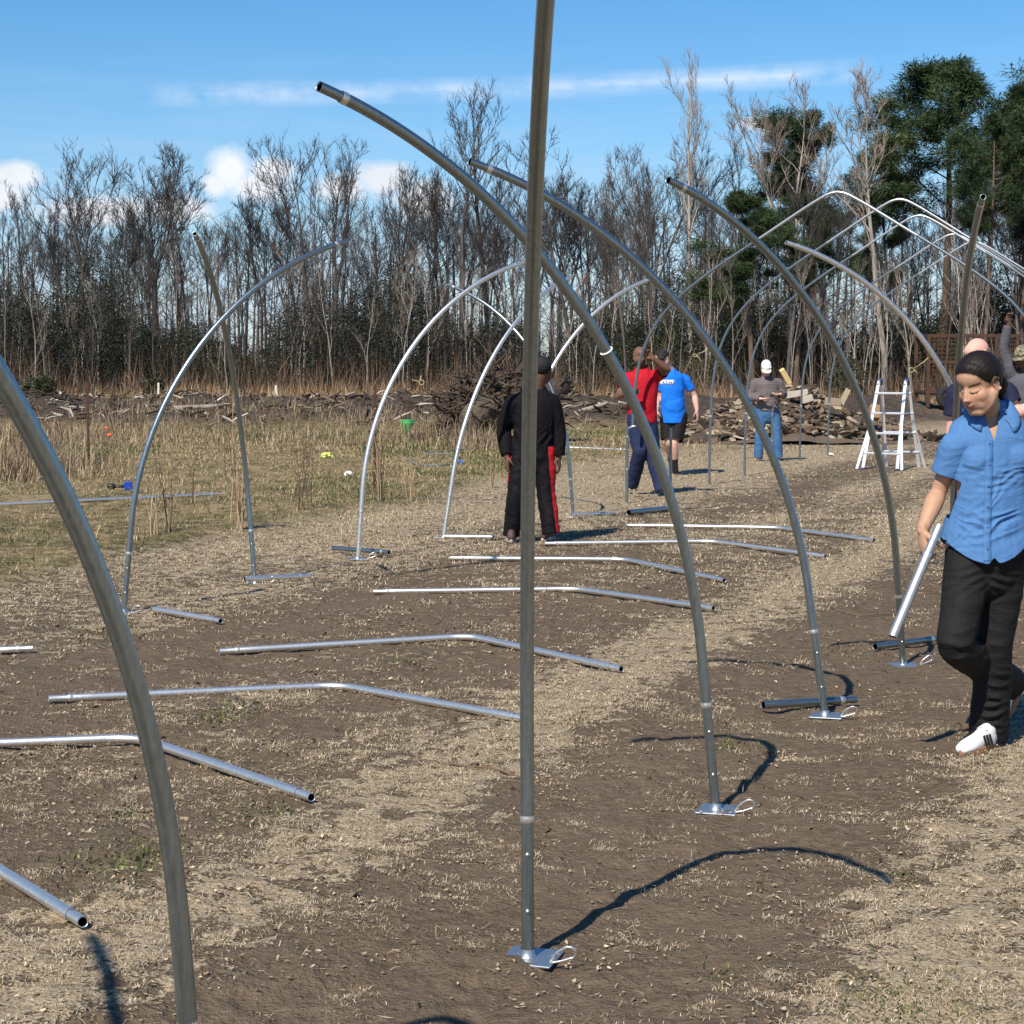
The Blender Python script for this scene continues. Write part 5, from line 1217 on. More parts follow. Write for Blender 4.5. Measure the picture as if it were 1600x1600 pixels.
def shoe(name, heel, toe, up, mat, sole_mat, parent, L=.28, w=1.0, extra=None):
    """a shoe with upper, tongue ridge and sole between heel and toe points"""
    heel = Vector(heel); f = (Vector(toe)-heel).normalized(); u = Vector(up); u = (u-f*u.dot(f)).normalized(); s = f.cross(u)
    P = lambda a, b, c: heel + f*a*L + s*b + u*c
    b = LF(); b.loft([P(.10, 0, .052), P(.28, 0, .050), P(.52, .0, .043), P(.76, .004, .034), P(.92, .006, .028)], [(.031*w, .048), (.034*w, .046), (.038*w, .038), (.042*w, .030), (.033*w, .022)], lat=s, sub=4, seg=18)
    b.loft([P(.18, 0, .045), P(.19, 0, .082)], [(.034*w, .046), (.033*w, .040)], lat=s, sub=3, seg=16); b.loft([P(.34, 0, .088), P(.62, 0, .064)], [(.022*w, .012), (.020*w, .010)], lat=s, sub=3, seg=10)
    me = b.fuse(name, .006, 3); o = link(name, me, mat, parent)
    m = MB(); out = []
    for k in range(28):
        a = 2*PI*k/28; ca, sa = math.cos(a), math.sin(a); t = .5 - .5*ca; wd = (.034 + .012*math.sin(PI*min(1, max(0, (t-.15)/.85)))**1.0)*w
        out.append((t*1.02-.01, sa*wd*(1-.15*(t > .9))))
    for c in (0, .006, .024, .030):
        q = .98 if c in (0, .030) else 1.0
        for a, bb in out: m.v.append(P(.5+(a-.5)*q, bb*q+.003*(a > .6), c))
    for j in range(3):
        for k in range(28): m.f.append((j*28+k, j*28+(k+1) % 28, (j+1)*28+(k+1) % 28, (j+1)*28+k))
    m.f.append(tuple(range(28))[::-1]); m.f.append(tuple(84+k for k in range(28))); m.build('sole', sole_mat, o)
    if extra: extra(o, P)
    return o
def ankle_fix(p, z): return Vector((p.x, p.y, z))
def cap_mesh(kind_, hc, M, s, mat, parent, brim=True, backwards=False, nm='cap'):
    T = lambda p: Vector(hc) + M @ (Vector(p)*s)
    b = LF(); b.ell((0, -.016, .040), (.084, .102, .092)); b.loft([(-.05, .05, .045), (0, .07, .05), (.05, .05, .045)], [.03, .035, .03], sub=3, seg=10)
    w = LF(); w.add(b, T); me = w.fuse(nm, .008*max(1, s), 4)
    zz = np.array(M)[:, 2]; c0 = np.array(hc)
    cutmesh(me, lambda x, y, z: ((np.stack([x, y, z], 1)-c0)@zz) < .028*s)
    o = link(nm, me, mat, parent); md = o.modifiers.new('s', 'SOLIDIFY'); md.thickness = .004; md.offset = -1
    if brim:
        m = MB(); n = 14
        for r in (0, .5, 1):
            for i in range(n+1):
                a = -1.25 + 2.5*i/n; q = (math.sin(a)*(.076+.006*r), .045+.04*math.cos(a)+ (.078*math.cos(a*.8))*r, .034 - .020*r - .018*(math.sin(a)**2)*(.3+.7*r))
                m.v.append(T(q))
        for j in range(2):
            for i in range(n): m.f.append((j*(n+1)+i, j*(n+1)+i+1, (j+1)*(n+1)+i+1, (j+1)*(n+1)+i))
        br = m.build('brim', mat, o); md = br.modifiers.new('s', 'SOLIDIFY'); md.thickness = .004
    return o
def person(label, foot, J, rad, head, tones, vox, cloths, hands, shoes, torso, hs=1.0, fem=False, nose=1.0, group=None):
    """J joints in world space; returns the person's Empty with a body of one continuous skin and clothes over it"""
    e = empty('person', foot, label, 'person', group); off = Vector(foot)
    J = {k: Vector(v)-off for k, v in J.items()}
    hc = J['head']; M = basis(*head); lat = (J['shR']-J['shL']).normalized(); plat = (J['hipR']-J['hipL']).normalized()
    pel = (J['hipL']+J['hipR'])/2; nk = J['neck']; chest = (J['shL']+J['shR'])/2
    def torso_pts(g=0.0):
        tp = torso; P = []; R = []
        for t, rx, ry, dy in tp:
            p = pel.lerp(nk, t) + Vector((0, dy, 0)); P.append(p); R.append((rx+g, ry+g))
        return P, R
    b = LF(); P, R = torso_pts(); b.loft(P, R, lat=lat, sub=4, seg=24)
    T = lambda p: hc + M @ (Vector(p)*hs)
    b.loft([nk - Vector((0, 0, .05)), nk.lerp(T((0, -.02, -.06)), .5), T((0, -.02, -.03))], [rad['neck']*1.15, rad['neck'], rad['neck']*.98], sub=4)
    b.add(head_shape(fem, nose), T)
    for s in 'LR':
        sh, elb, wr = J['sh'+s], J['el'+s], J['wr'+s]; a, f = rad['arm'], rad['fore']
        b.loft([sh.lerp(chest, .18), sh.lerp(elb, .10), sh.lerp(elb, .5), elb, elb.lerp(wr, .28), elb.lerp(wr, .7), wr], [a*1.12, a*1.12, a*.98, a*.80, f*1.05, f*.82, f*.62], sub=4)
        hp, kn, an = J['hip'+s], J['kn'+s], J['an'+s]; t, c = rad['thigh'], rad['calf']
        b.loft([hp+Vector((0, 0, .02)), hp.lerp(kn, .35), hp.lerp(kn, .75), kn, kn.lerp(an, .32), kn.lerp(an, .75), an], [t, t*.95, t*.72, t*.66, c, c*.68, c*.55], sub=4)
        if s in hands: hand(b, wr, *hands[s])
    me = b.fuse('body', vox, 3)
    C = head_colors(mverts(me), M, hc, hs, **tones, fem=fem); mcol(me, C); body = link('body', me, M_SKIN, e)
    for fn in cloths: fn(e, J, LF, torso_pts, lat, T, M, hc)
    for s in shoes: s(e, off, J)
    return e
MTORSO = [(-.12, .145, .105, 0), (.0, .165, .12, 0), (.28, .158, .12, -.005), (.55, .17, .125, -.01), (.78, .185, .125, 0), (.90, .165, .105, .005), (.985, .10, .08, .01), (1.05, .062, .06, .01)]
FTORSO = [(-.14, .13, .10, .01), (.0, .172, .118, .005), (.14, .160, .112, 0), (.34, .128, .094, 0), (.60, .148, .105, -.004), (.78, .158, .100, 0), (.90, .135, .082, .008), (.985, .075, .062, .012), (1.05, .05, .05, .012)]
def top(nm, mat, g, sleeve, hem, vox, wr=.004, cut=None, rad_arm=.058, flare=.012, folds=(), neckcut=None, cuff_in=True, seed=1, solid=.004, cols=None, bust=False, belly=0, aniso=(1, 1, 1), lon=None):
    """a shirt, jersey or jacket: torso and sleeves lofted outside the body, cut open at hem, cuffs and neck"""
    def make(e, J, LF_, torso_pts, lat, T, M, hc):
        b = LF_(); P, R = torso_pts(g); nk = J['neck']; pel = (J['hipL']+J['hipR'])/2; dn = (pel-nk).normalized()
        P = [p for p in P]; P[0] = pel + dn*.30; P[1] = pel + dn*.08; R[0] = (R[1][0]+flare, R[1][1]+flare); R[1] = (R[1][0]+flare*.6, R[1][1]+flare*.6)
        if belly:
            mid = pel.lerp(nk, .30); b.ell(mid + Vector((0, -belly, -.02)), (R[2][0]*.92, R[2][1]*.95, .20))
        R[-2] = (R[-2][0]*.95, R[-2][1])
        if bust: R[2] = (R[2][0]+.006, R[2][1]+.006); R[3] = (R[3][0]+.016, R[3][1]+.014)
        b.loft(P, R, lat=lat, sub=4, seg=26)
        if bust:
            f = lat.cross(Vector((0, 0, 1))).normalized(); f = f if f.y < 0 else -f; m = pel.lerp(nk, .66)
            for s in (-1, 1): b.ell(m + lat*.070*s + f*.070, (.070, .056, .072))
        chest = (J['shL']+J['shR'])/2; ends = {}
        for s in 'LR':
            sh, elb, wri = J['sh'+s], J['el'+s], J['wr'+s]
            pts = [sh.lerp(chest, .25), sh.lerp(elb, .08), sh.lerp(elb, .5), elb, elb.lerp(wri, .5), wri]; rr = [rad_arm*1.10+g*.6, rad_arm*1.10+g, rad_arm+g*1.2, rad_arm*.84+g*1.2, rad_arm*.72+g*1.3, rad_arm*.60+g]
            if sleeve <= 1:
                q = sh.lerp(elb, sleeve); d = (elb-sh).normalized(); pts = [sh.lerp(chest, .25), sh.lerp(elb, .08), sh.lerp(elb, sleeve*.6), q+d*.03]; rr = rr[:2] + [rad_arm*1.02+g*1.0, rad_arm*.98+g*1.1]; ends[s] = (q, d)
            else: ends[s] = (wri-(wri-elb).normalized()*.012, (wri-elb).normalized())
            b.loft(pts, rr, sub=4, seg=18)
        me = b.fuse(nm, vox, 4)
        if wr: wrinkle(me, wr, folds, seed, aniso=aniso)
        hz_ = (pel.z + hem) if not callable(hem) else None
        def test(x, y, z):
            bad = np.zeros(len(x), bool); core = np.ones(len(x), bool)
            for s in 'LR':
                q, d = ends[s]; r = np.stack([x-q.x, y-q.y, z-q.z], 1); along = r@np.array(d); rad2 = np.linalg.norm(r - np.outer(along, d), axis=1)
                near = (rad2 < .10) & (np.abs(along) < .16); bad |= near & (along > 0)
                sh = J['sh'+s]; ax = np.array(J['wr'+s]-J['el'+s] if sleeve > 1 else J['el'+s]-sh); a0 = np.array(J['el'+s] if sleeve > 1 else sh)
                tt = np.clip(((np.stack([x, y, z], 1)-a0)@ax)/(ax@ax), 0, 1); dd = np.linalg.norm(np.stack([x, y, z], 1)-a0-tt[:, None]*ax, axis=1); core &= ~(dd < rad_arm+g*2+.012)
            if callable(hem): bad |= core & hem(x, y, z, pel)
            else: bad |= core & (z < hz_)
            if neckcut is not None: bad |= neckcut(x, y, z, nk)
            else: bad |= (np.hypot(x-nk.x, y-nk.y) < .075) & (z > nk.z+.0)
            return bad
        cutmesh(me, test)
        if cols is not None: mcol(me, cols(mverts(me), J))
        o = link(nm, me, mat, e); md = o.modifiers.new('s', 'SOLIDIFY'); md.thickness = solid; md.offset = -1
        if lon: lon(o, e, J, T, M)
    return make
def legs(nm, mat, g, length, vox, rt=.085, rk=.062, ra=.048, wr=.005, seed=2, cols=None, flare=0, folds=(), aniso=(1, 1, 1), topz=.10, hipw=.168, hipd=.125):
    """trousers or shorts; length 1 ends at the ankle, 0.5 at the knee"""
    def make(e, J, LF_, torso_pts, lat, T, M, hc):
        b = LF_(); pel = (J['hipL']+J['hipR'])/2; nk = J['neck']; up = (nk-pel).normalized(); plat = (J['hipR']-J['hipL']).normalized()
        b.loft([pel-up*.10, pel-up*.03, pel+up*topz*.6, pel+up*topz], [(hipw*.80+g, hipd*.86+g), (hipw+g, hipd+g), (hipw*.94+g, hipd*.94+g), (hipw*.86+g, hipd*.86+g)], lat=plat, sub=4, seg=24); ends = []
        for s in 'LR':
            hp, kn, an = J['hip'+s], J['kn'+s], J['an'+s]
            if length >= .6:
                pts = [hp+up*.03, hp.lerp(kn, .35), hp.lerp(kn, .78), kn, kn.lerp(an, .4), kn.lerp(an, .85), an+(an-kn).normalized()*.03]; rr = [rt+g, rt*.98+g, rk*1.08+g, rk+g, (rk*.55+ra*.5)+g+flare*.4, ra+g+flare, ra+g+flare*1.1]; ends.append((an+(an-kn).normalized()*.012*length, (an-kn).normalized()))
            else:
                q = hp.lerp(kn, length*2); pts = [hp+up*.03, hp.lerp(kn, .4*length*2), q+(kn-hp).normalized()*.03]; rr = [rt+g, rt*1.02+g, rt*.98+g+.014]; ends.append((q, (kn-hp).normalized()))
            b.loft(pts, rr, sub=4, seg=18)
        me = b.fuse(nm, vox, 3)
        if wr: wrinkle(me, wr, folds, seed, aniso=aniso)
        def test(x, y, z):
            bad = np.zeros(len(x), bool)
            for q, d in ends:
                r = np.stack([x-q.x, y-q.y, z-q.z], 1); a = r@np.array(d); rd = np.linalg.norm(r-np.outer(a, d), axis=1); bad |= (rd < .14) & (a > 0) & (a < .14)
            return bad
        cutmesh(me, test)
        if cols is not None: mcol(me, cols(mverts(me), J))
        o = link(nm, me, mat, e); md = o.modifiers.new('s', 'SOLIDIFY'); md.thickness = .004; md.offset = -1
    return make
from mathutils.bvhtree import BVHTree
def tones(tone, lips, brow, beard=None): return dict(tone=tone, lips=lips, brow=brow, beard=beard)
T_WOM = tones((.46, .265, .17), (.33, .115, .095), (.06, .035, .025)); T_LIGHT = tones((.60, .36, .28), (.42, .18, .15), (.20, .12, .08)); T_DARK = tones((.135, .067, .042), (.12, .05, .04), (.02, .014, .011)); T_DARK2 = tones((.17, .085, .052), (.14, .06, .05), (.02, .014, .011), (.05, .028, .02))
T_BEARD = tones((.58, .35, .27), (.4, .18, .15), (.12, .08, .06), (.20, .15, .12)); T_BALD = tones((.66, .37, .30), (.4, .18, .15), (.2, .12, .09))
M_GUM = simple('gum_sole', (.30, .145, .075), .6, var=.1); M_WSHOE = simple('white_leather', (.78, .76, .73), .45, var=.06, bumps=.05); M_BLK = simple('black_mark', (.015, .015, .017), .6)
# ------------------------------------------------------------------ the woman with the pipe
M_BRUSH = galv('brushed_steel', (.58, .58, .57), .42, .16)
def hair_back(e, J, LF_, tp, lat, T, M, hc):
    m, nt, bs = newmat('dark_hair'); sa = N(nt, 'ShaderNodeSeparateColor'); nt.links.new(N(nt, 'ShaderNodeAttribute', attribute_name='tint').outputs['Color'], sa.inputs[0]); n = mth(nt, 'MULTIPLY', sa.outputs[0], .6); nt.links.new(ramp(nt, n, ((.3, (.010, .0065, .0048)), (.7, (.022, .014, .010)))), bs.inputs['Base Color']); bs.inputs['Roughness'].default_value = .58; bs.inputs['Specular IOR Level'].default_value = .28
    hair_shell('hair', T, m, e, [(-.13, -.075), (-.085, -.095), (-.055, -.088), (-.038, -.060), (-.024, .006), (-.004, .002), (.012, .008), (.034, .028), (.058, .060), (.074, .080), (.088, .090), (.11, .097)], .0135, True, .98, .0005)
    b = LF_(); b.ell((0, -.100, -.034), (.050, .034, .050)); b.ell((0, -.125, -.050), (.036, .028, .034)); b.loft([(0, -.112, -.040), (.004, -.130, -.070), (.006, -.122, -.105)], [.030, .027, .013], sub=4)
    w = LF_(); w.add(b, T); me = w.fuse('hair_bun', .0045, 3); V = mverts(me); L = (V-np.array(hc))@np.array(M); msetv(me, V + mnorms(me)*(.0014*np.sin(np.arctan2(L[:, 0], L[:, 2]+.03)*40+L[:, 1]*220))[:, None]); link('hair_bun', me, m, e)
M_BLUE = cloth('blue_shirt_cloth', (.072, .175, .37), .07, .72, bs=420, b=.10)
M_BLUED = cloth('blue_collar_cloth', (.072, .172, .36), .07, .75, bs=420, b=.10)
def shirt_details(o, e, J, T, M):
    me = o.data; bv = BVHTree.FromPolygons([v.co.copy() for v in me.vertices], [tuple(p.vertices) for p in me.polygons])
    nk = J['neck']; pel = (J['hipL']+J['hipR'])/2
    def front(x, z):
        h = bv.ray_cast(Vector((x, -2, z)), Vector((0, 1, 0))); return h[0], h[1]
    def cx(z): return nk.x - .030 + (nk.z-z)*-.035
    rows = []; z = nk.z - .112; zb = pel.z - .045
    while z > zb:
        a, _ = front(cx(z)-.015, z); b, _ = front(cx(z)+.015, z); c, _ = front(cx(z), z)
        if a and b and c: rows.append((a, c, b))
        z -= .008
    m = MB()
    for a, c, b in rows: m.v += [a+Vector((0, -.0030, 0)), c+Vector((0, -.0040, 0)), b+Vector((0, -.0036, 0)), b+Vector((0.0012, .002, 0)), a+Vector((-.0012, .002, 0))]
    for i in range(len(rows)-1):
        for k in range(5): m.f.append((i*5+k, i*5+(k+1) % 5, (i+1)*5+(k+1) % 5, (i+1)*5+k))
    m.build('placket', M_BLUE, o)
    for i in range(6):
        z = nk.z - .125 - i*.083; p, n = front(cx(z), z)
        if p is None: continue
        MB().tube([p+Vector((0, -.0035, 0)), p+Vector((0, -.0058, 0)), p+Vector((0, -.0064, 0))], [.0056, .0056, .0040], 14).build('button', simple('blue_button', (.05, .12, .30), .3), o)
    # turned-down collar lying on the shoulders
    def on(q, off):
        h, n, i, d = bv.find_nearest(q); return h + n*off
    m = MB(); n = 40; rows = 6; out = []
    for i in range(n+1):
        a = -2.72 + 5.44*i/n; fr = float(sstep(1.55, 2.72, abs(a))); sa, ca = math.sin(a), math.cos(a)
        top_ = nk + Vector((sa*.060 - .004, ca*.056+.006 - .012*fr, .046 - .068*fr)); r = .098 + .016*fr
        q = nk + Vector((sa*r + (.018 if a > 0 else -.018)*fr, ca*r*.92 - .02*fr, -.030 - .034*fr - .014*fr**5)); low = on(q, .009)
        crest = top_ + Vector((sa*.010, ca*.010, .010)); c2 = crest.lerp(low, .5) + Vector((sa, ca, .6))*.008
        out.append([top_, crest, crest.lerp(c2, .5)+Vector((sa, ca, .4))*.003, c2, c2.lerp(low, .5)+Vector((sa, ca, .5))*.002, low])
    for r in range(rows):
        for i in range(n+1): m.v.append(out[i][r])
    for r in range(rows-1):
        for i in range(n): m.f.append((r*(n+1)+i, r*(n+1)+i+1, (r+1)*(n+1)+i+1, (r+1)*(n+1)+i))
    c = m.build('collar', M_BLUED, o); md = c.modifiers.new('s', 'SOLIDIFY'); md.thickness = .0028
    # collar stand below the fold
    m = MB()
    for t in (0, 1):
        for i in range(n+1):
            a = -2.72 + 5.44*i/n; fr = float(sstep(1.4, 2.72, abs(a))); m.v.append(nk + Vector((math.sin(a)*(.060+.012*(1-t)) - .004, math.cos(a)*(.056+.010*(1-t))+.006 - .012*fr, (.046 if t else -.004) - .068*fr)))
    for i in range(n): m.f.append((i, i+1, n+2+i, n+1+i))
    c = m.build('collar_stand', M_BLUED, o); md = c.modifiers.new('s', 'SOLIDIFY'); md.thickness = .0028
    # cuff bands
def woman():
    D0 = 7.45; F = lambda px, py, dd=0: W(px, py, D0+dd)
    foot = Vector((*G(1535, 1172), 0)); foot.z = gzs(foot.x, foot.y)
    J = dict(head=F(1529, 601, -.05), neck=F(1547, 643, .06), shL=F(1495, 693, .0), shR=F(1598, 689, .03), elL=F(1467, 768, .05), elR=F(1632, 770, .08), wrL=F(1441, 829, -.05), wrR=F(1640, 846, -.02),
             hipL=F(1515, 860, 0), hipR=F(1571, 857, .02), knL=F(1493, 1008, -.14), knR=F(1553, 1008, .03), anL=F(1574, 1066, .38), anR=F(1545, 1146, .13))
    ll = lambda px, py, dd=0: F(px, py, dd)-foot
    folds = ((ll(1606, 742, -.12), (-1, 0, -.22), .05, .16, .030, .0055), (ll(1600, 752, -.12), (-1, 0, .25), .04, .12, .024, .0045), (ll(1484, 728, -.10), (1, 0, -.35), .04, .11, .026, .0045), (ll(1488, 705, -.10), (1, 0, .25), .03, .09, .026, .0035), (ll(1580, 815, -.12), (-1, 0, -.3), .06, .15, .040, .0055), (ll(1500, 800, -.12), (1, 0, -.8), .05, .14, .034, .0045), (ll(1545, 780, -.12), (1, 0, 1.2), .05, .12, .036, .0035), (ll(1490, 840, -.12), (.7, 0, .8), .05, .12, .036, .004))
    def neckcut(x, y, z, nk): dx = np.abs(x-(nk.x-.014)); return ((np.hypot(x-nk.x, y-nk.y-.008) < .060) & (z > nk.z-.02)) | ((y < nk.y-.02) & (dx < .036) & (z > nk.z - .112 + dx*3.0)) | (z > nk.z+.045)
    def hem(x, y, z, pel):
        c = pel.x-.010; dx = x-c; lo = pel.z - .045 + .075*np.clip(np.abs(dx)/.165, 0, 1.3)**2.2 + .028*np.clip(1-np.abs(dx)/.022, 0, 1) + .02*np.clip(dx/.15, 0, 1); return z < lo
    shirt = top('shirt', M_BLUE, .016, .62, hem, .0042, .0085, rad_arm=.042, flare=.030, folds=folds, neckcut=neckcut, seed=3, bust=True, lon=shirt_details, solid=.0025, aniso=(1, 1, .8))
    kf = [(ll(1500, 1010, -.2), (1, 0, .1), .07, .08, .045, .004), (ll(1560, 1010, -.08), (-1, 0, .15), .07, .08, .05, .004), (ll(1545, 1120, .02), (1, 0, .1), .08, .06, .034, .007), (ll(1520, 905, -.1), (-1, 0, -.4), .05, .12, .03, .005), (ll(1560, 905, -.1), (1, 0, -.4), .05, .12, .03, .005), (ll(1550, 1070, .02), (1, 0, -.2), .09, .07, .04, .005)]
    pants = legs('trousers', cloth('black_trouser_cloth', (.0145, .0137, .0140), .15, .75, bs=300, b=.2), .010, 1.0, .007, rt=.083, rk=.063, ra=.054, wr=.005, seed=6, flare=.014, folds=kf, hipw=.166, hipd=.112, topz=.04, aniso=(.7, .7, 1.2))
    def stripes(o, P):
        for sgn in (-1, 1):
            m = MB()
            for i in range(3):
                a = .30+.085*i; q = [P(a, sgn*.0405, .030), P(a+.045, sgn*.0415, .030), P(a+.095, sgn*.034, .072), P(a+.05, sgn*.033, .074)]; cen = P(a, 0, .05); q = [v+(v-cen).normalized()*.0035 for v in q]; m.poly(q if sgn < 0 else q[::-1])
            s = m.build('side_stripe', M_BLK, o, False); md = s.modifiers.new('s', 'SOLIDIFY'); md.thickness = .004; md.offset = 0
        L_ = MB()
        for i in range(5):
            a = .37+.055*i; z = .101-.0105*i; L_.tube([P(a, -.022, z-.012), P(a+.01, 0, z+.003), P(a, .022, z-.012)], .0032, 6)
        L_.build('laces', simple('white_lace', (.8, .8, .79), .7), o)
    def sh1(e, off, J):
        hl = Vector((*G(1552, 1172), 0)); to = Vector((*G(1500, 1187), 0)); z = gzs(hl.x, hl.y)+.003; hl.z = to.z = z; shoe('shoe', hl-off, to-off, (0, 0, 1), M_WSHOE, M_GUM, e, .255, .95, stripes)
    def sh2(e, off, J): shoe('shoe', W(1592, 1056, 8.02)-off, W(1571, 1120, 7.93)-off, (-.75, -.62, .2), M_WSHOE, M_GUM, e, .255, .95, stripes)
    p = person('woman in a blue short-sleeved shirt and black trousers looking down and carrying a pipe', foot, J, dict(neck=.047, arm=.041, fore=.037, thigh=.080, calf=.056), (-.88, -.40, .04), T_WOM, .0042,
           [shirt, pants, hair_back], dict(L=((.08, -.10, -1), (.97, .22, 0), (1.0, 1.05, 1.1, 1.15), 1, .92, .05, .9), R=((0, -.1, -1), (-1, 0, 0), .35, -1, .92)), (sh1, sh2), FTORSO, 1.0, True, .98)
    # the pipe in her hand
    A = W(1468, 821, 7.36); B = W(1395, 995, 7.22); o = (A+B)/2; e = empty('held_pipe', o, 'short bright pipe with a joint held at an angle in the woman\'s right hand', 'pipe'); t = (B-A).normalized(); L = (B-A).length
    hollow_tube([A-o, A-o+t*.1, A-o+t*L*.27], .0170, 20).build('pipe', M_BRUSH, e); hollow_tube([A-o+t*L*.27, A-o+t*L*.6, B-o], .0188, 20).build('sleeve', M_BRUSH, e); collar((A-o+t*L*.27, t), .0184, e)
woman()
# ------------------------------------------------------------------ the others
def simple_shoe(px, py, px2, py2, mat, sole, L=.29, D=None):
    def f(e, off, J):
        if D: h = W(px, py, D); t = W(px2, py2, D-.15)
        else: h = Vector((*G(px, py), 0)); t = Vector((*G(px2, py2), 0))
        h.z = gzs(h.x, h.y)+.004; t.z = h.z; shoe('shoe', h-off, t-off, (0, 0, 1), mat, sole, e, L, 1.05)
    return f
M_JACK = cloth('black_jacket_cloth', (.0072, .006, .0074), .2, .85, bs=200, b=.1); M_TRK = cloth('track_trouser_cloth', (1, 1, 1), .12, .6, bs=200, b=.1, attr='tint')
M_BSHOE = simple('brown_shoe', (.085, .05, .04), .6); M_PSOLE = simple('pale_sole', (.42, .36, .31), .7); M_GSHOE = simple('grey_shoe', (.14, .135, .13), .7); M_DSOLE = simple('dark_sole', (.05, .045, .04), .8)
def man_black():
    D0 = 16.36; F = lambda px, py, dd=0: W(px, py, D0+dd); foot = Vector((*G(828, 850), 0)); foot.z = gzs(foot.x, foot.y)
    J = dict(head=F(847, 580, -.02), neck=F(838, 609, .02), shL=F(803, 628), shR=F(861, 626), elL=F(787, 670, .05), elR=F(872, 672, .02), wrL=F(792, 713, -.05), wrR=F(873, 714, -.0), hipL=F(816, 708), hipR=F(848, 708), knL=F(807, 776, -.02), knR=F(854, 776, -.02), anL=F(799, 834, .05), anR=F(861, 832, -.05))
    def cols(V, J):
        C = np.tile(np.array([.0075, .0065, .0078]), (len(V), 1))
        for s, sg in (('L', -1), ('R', 1)):
            hp, kn, an = (np.array(J[k+s]) for k in ('hip', 'kn', 'an')); z = V[:, 2]
            xl = np.where(z > kn[2], np.interp(z, [kn[2], hp[2]], [kn[0], hp[0]]), np.interp(z, [an[2], kn[2]], [an[0], kn[0]])); rel = (V[:, 0]-xl)*sg; near = rel > -.12
            mid = (hp[0]+J['hipL' if s == 'R' else 'hipR'].x)/2
            C[(rel > (.048 if s == 'R' else .092)) & ((V[:, 0]-mid)*sg > 0) & (z < hp[2]+.06)] = (.50, .018, .022)
        return C
    def cap(e, J, LF_, tp, lat, T, M, hc):
        cap_mesh('cap', hc, M, 1.0, simple('black_cap', (.012, .012, .013), .8), e); hair_shell('hair', lambda p: hc + M @ (Vector(p)*1.03), simple('black_hair', (.010, .008, .008), .9), e, [(-.13, -.055), (-.05, -.045), (-.02, .0), (.03, .05), (.11, .09)], .004, False, 1.0, .0008)
    fl = lambda px, py, dd=-.15: F(px, py, dd)-foot
    jk = top('jacket', M_JACK, .018, 2, -.06, .011, .010, rad_arm=.056, flare=.0, seed=4, folds=((fl(800, 660), (.5, 0, -1), .12, .2, .06, .010), (fl(862, 690), (-.7, 0, -1), .12, .2, .06, .010), (fl(873, 670), (0, 0, -1), .1, .2, .05, .010)), aniso=(1, 1, .6))
    pt = legs('trousers', M_TRK, .014, 1.0, .010, rt=.092, rk=.070, ra=.052, wr=.009, seed=5, cols=cols, flare=.012, aniso=(.6, .6, 1.4))
    def neckband(e, J, LF_, tp, lat, T, M, hc):
        b = LF_(); nk = J['neck']; b.loft([nk+Vector((0, 0, -.03)), nk+Vector((.005, 0, .04))], [(.082, .078), (.070, .068)], sub=2); link('collar', b.fuse('collar', .011, 2), M_JACK, e)
    person('man in a black tracksuit with red side stripes and black cap, seen from behind', foot, J, dict(neck=.058, arm=.052, fore=.046, thigh=.09, calf=.062), (PI-.12, -.15, .05), T_DARK, .009, [jk, pt, cap, neckband], dict(L=((0, 0, -1), (.9, .3, 0), .5, 1, 1.0), R=((.05, 0, -1), (-.9, .3, 0), .5, -1, 1.0)), (simple_shoe(799, 852, 796, 836, M_BSHOE, M_PSOLE, .30), simple_shoe(847, 848, 880, 840, M_BSHOE, M_PSOLE, .30)), MTORSO, 1.03)
man_black()
def man_red():
    D0 = 22.35; F = lambda px, py, dd=0: W(px, py, D0+dd); foot = Vector((*G(1012, 772), 0)); foot.z = gzs(foot.x, foot.y)
    J = dict(head=F(1000, 557, -.05), neck=F(1003, 579, 0), shL=F(983, 589), shR=F(1025, 588, -.03), elL=F(966, 619, -.05), elR=F(1043, 578, -.22), wrL=F(983, 612, -.28), wrR=F(1020, 560, -.33), hipL=F(993, 656), hipR=F(1013, 656), knL=F(1000, 706, -.05), knR=F(1020, 712, -.02), anL=F(988, 757, .25), anR=F(1033, 764, -.05))
    red = cloth('red_shirt_cloth', (.42, .010, .022), .08, .75)
    sh = top('t_shirt', red, .018, .62, -.03, .012, .007, rad_arm=.054, flare=.0, seed=8, belly=.03)
    pt = legs('jeans', cloth('navy_jeans_cloth', (.022, .030, .075), .25, .8), .016, 1.0, .011, rt=.090, rk=.068, ra=.052, wr=.009, seed=9, flare=.01)
    person('man in a red t-shirt and navy jeans holding up the end of an arch', foot, J, dict(neck=.060, arm=.053, fore=.047, thigh=.088, calf=.062), (.30, -.18, 0), T_DARK2, .010, [sh, pt], dict(L=((1, -.1, 0), (.1, -.9, .1), (1.1, 1.1, 1.1, 1.1), 1, 1.0), R=((-.55, -.1, .8), (-.3, -.8, 0), (1.1, 1.1, 1.1, 1.1), -1, 1.0)), (simple_shoe(986, 765, 997, 770, M_BSHOE, M_PSOLE), simple_shoe(1029, 769, 1040, 778, M_BSHOE, M_PSOLE)), MTORSO, 1.0)
man_red()
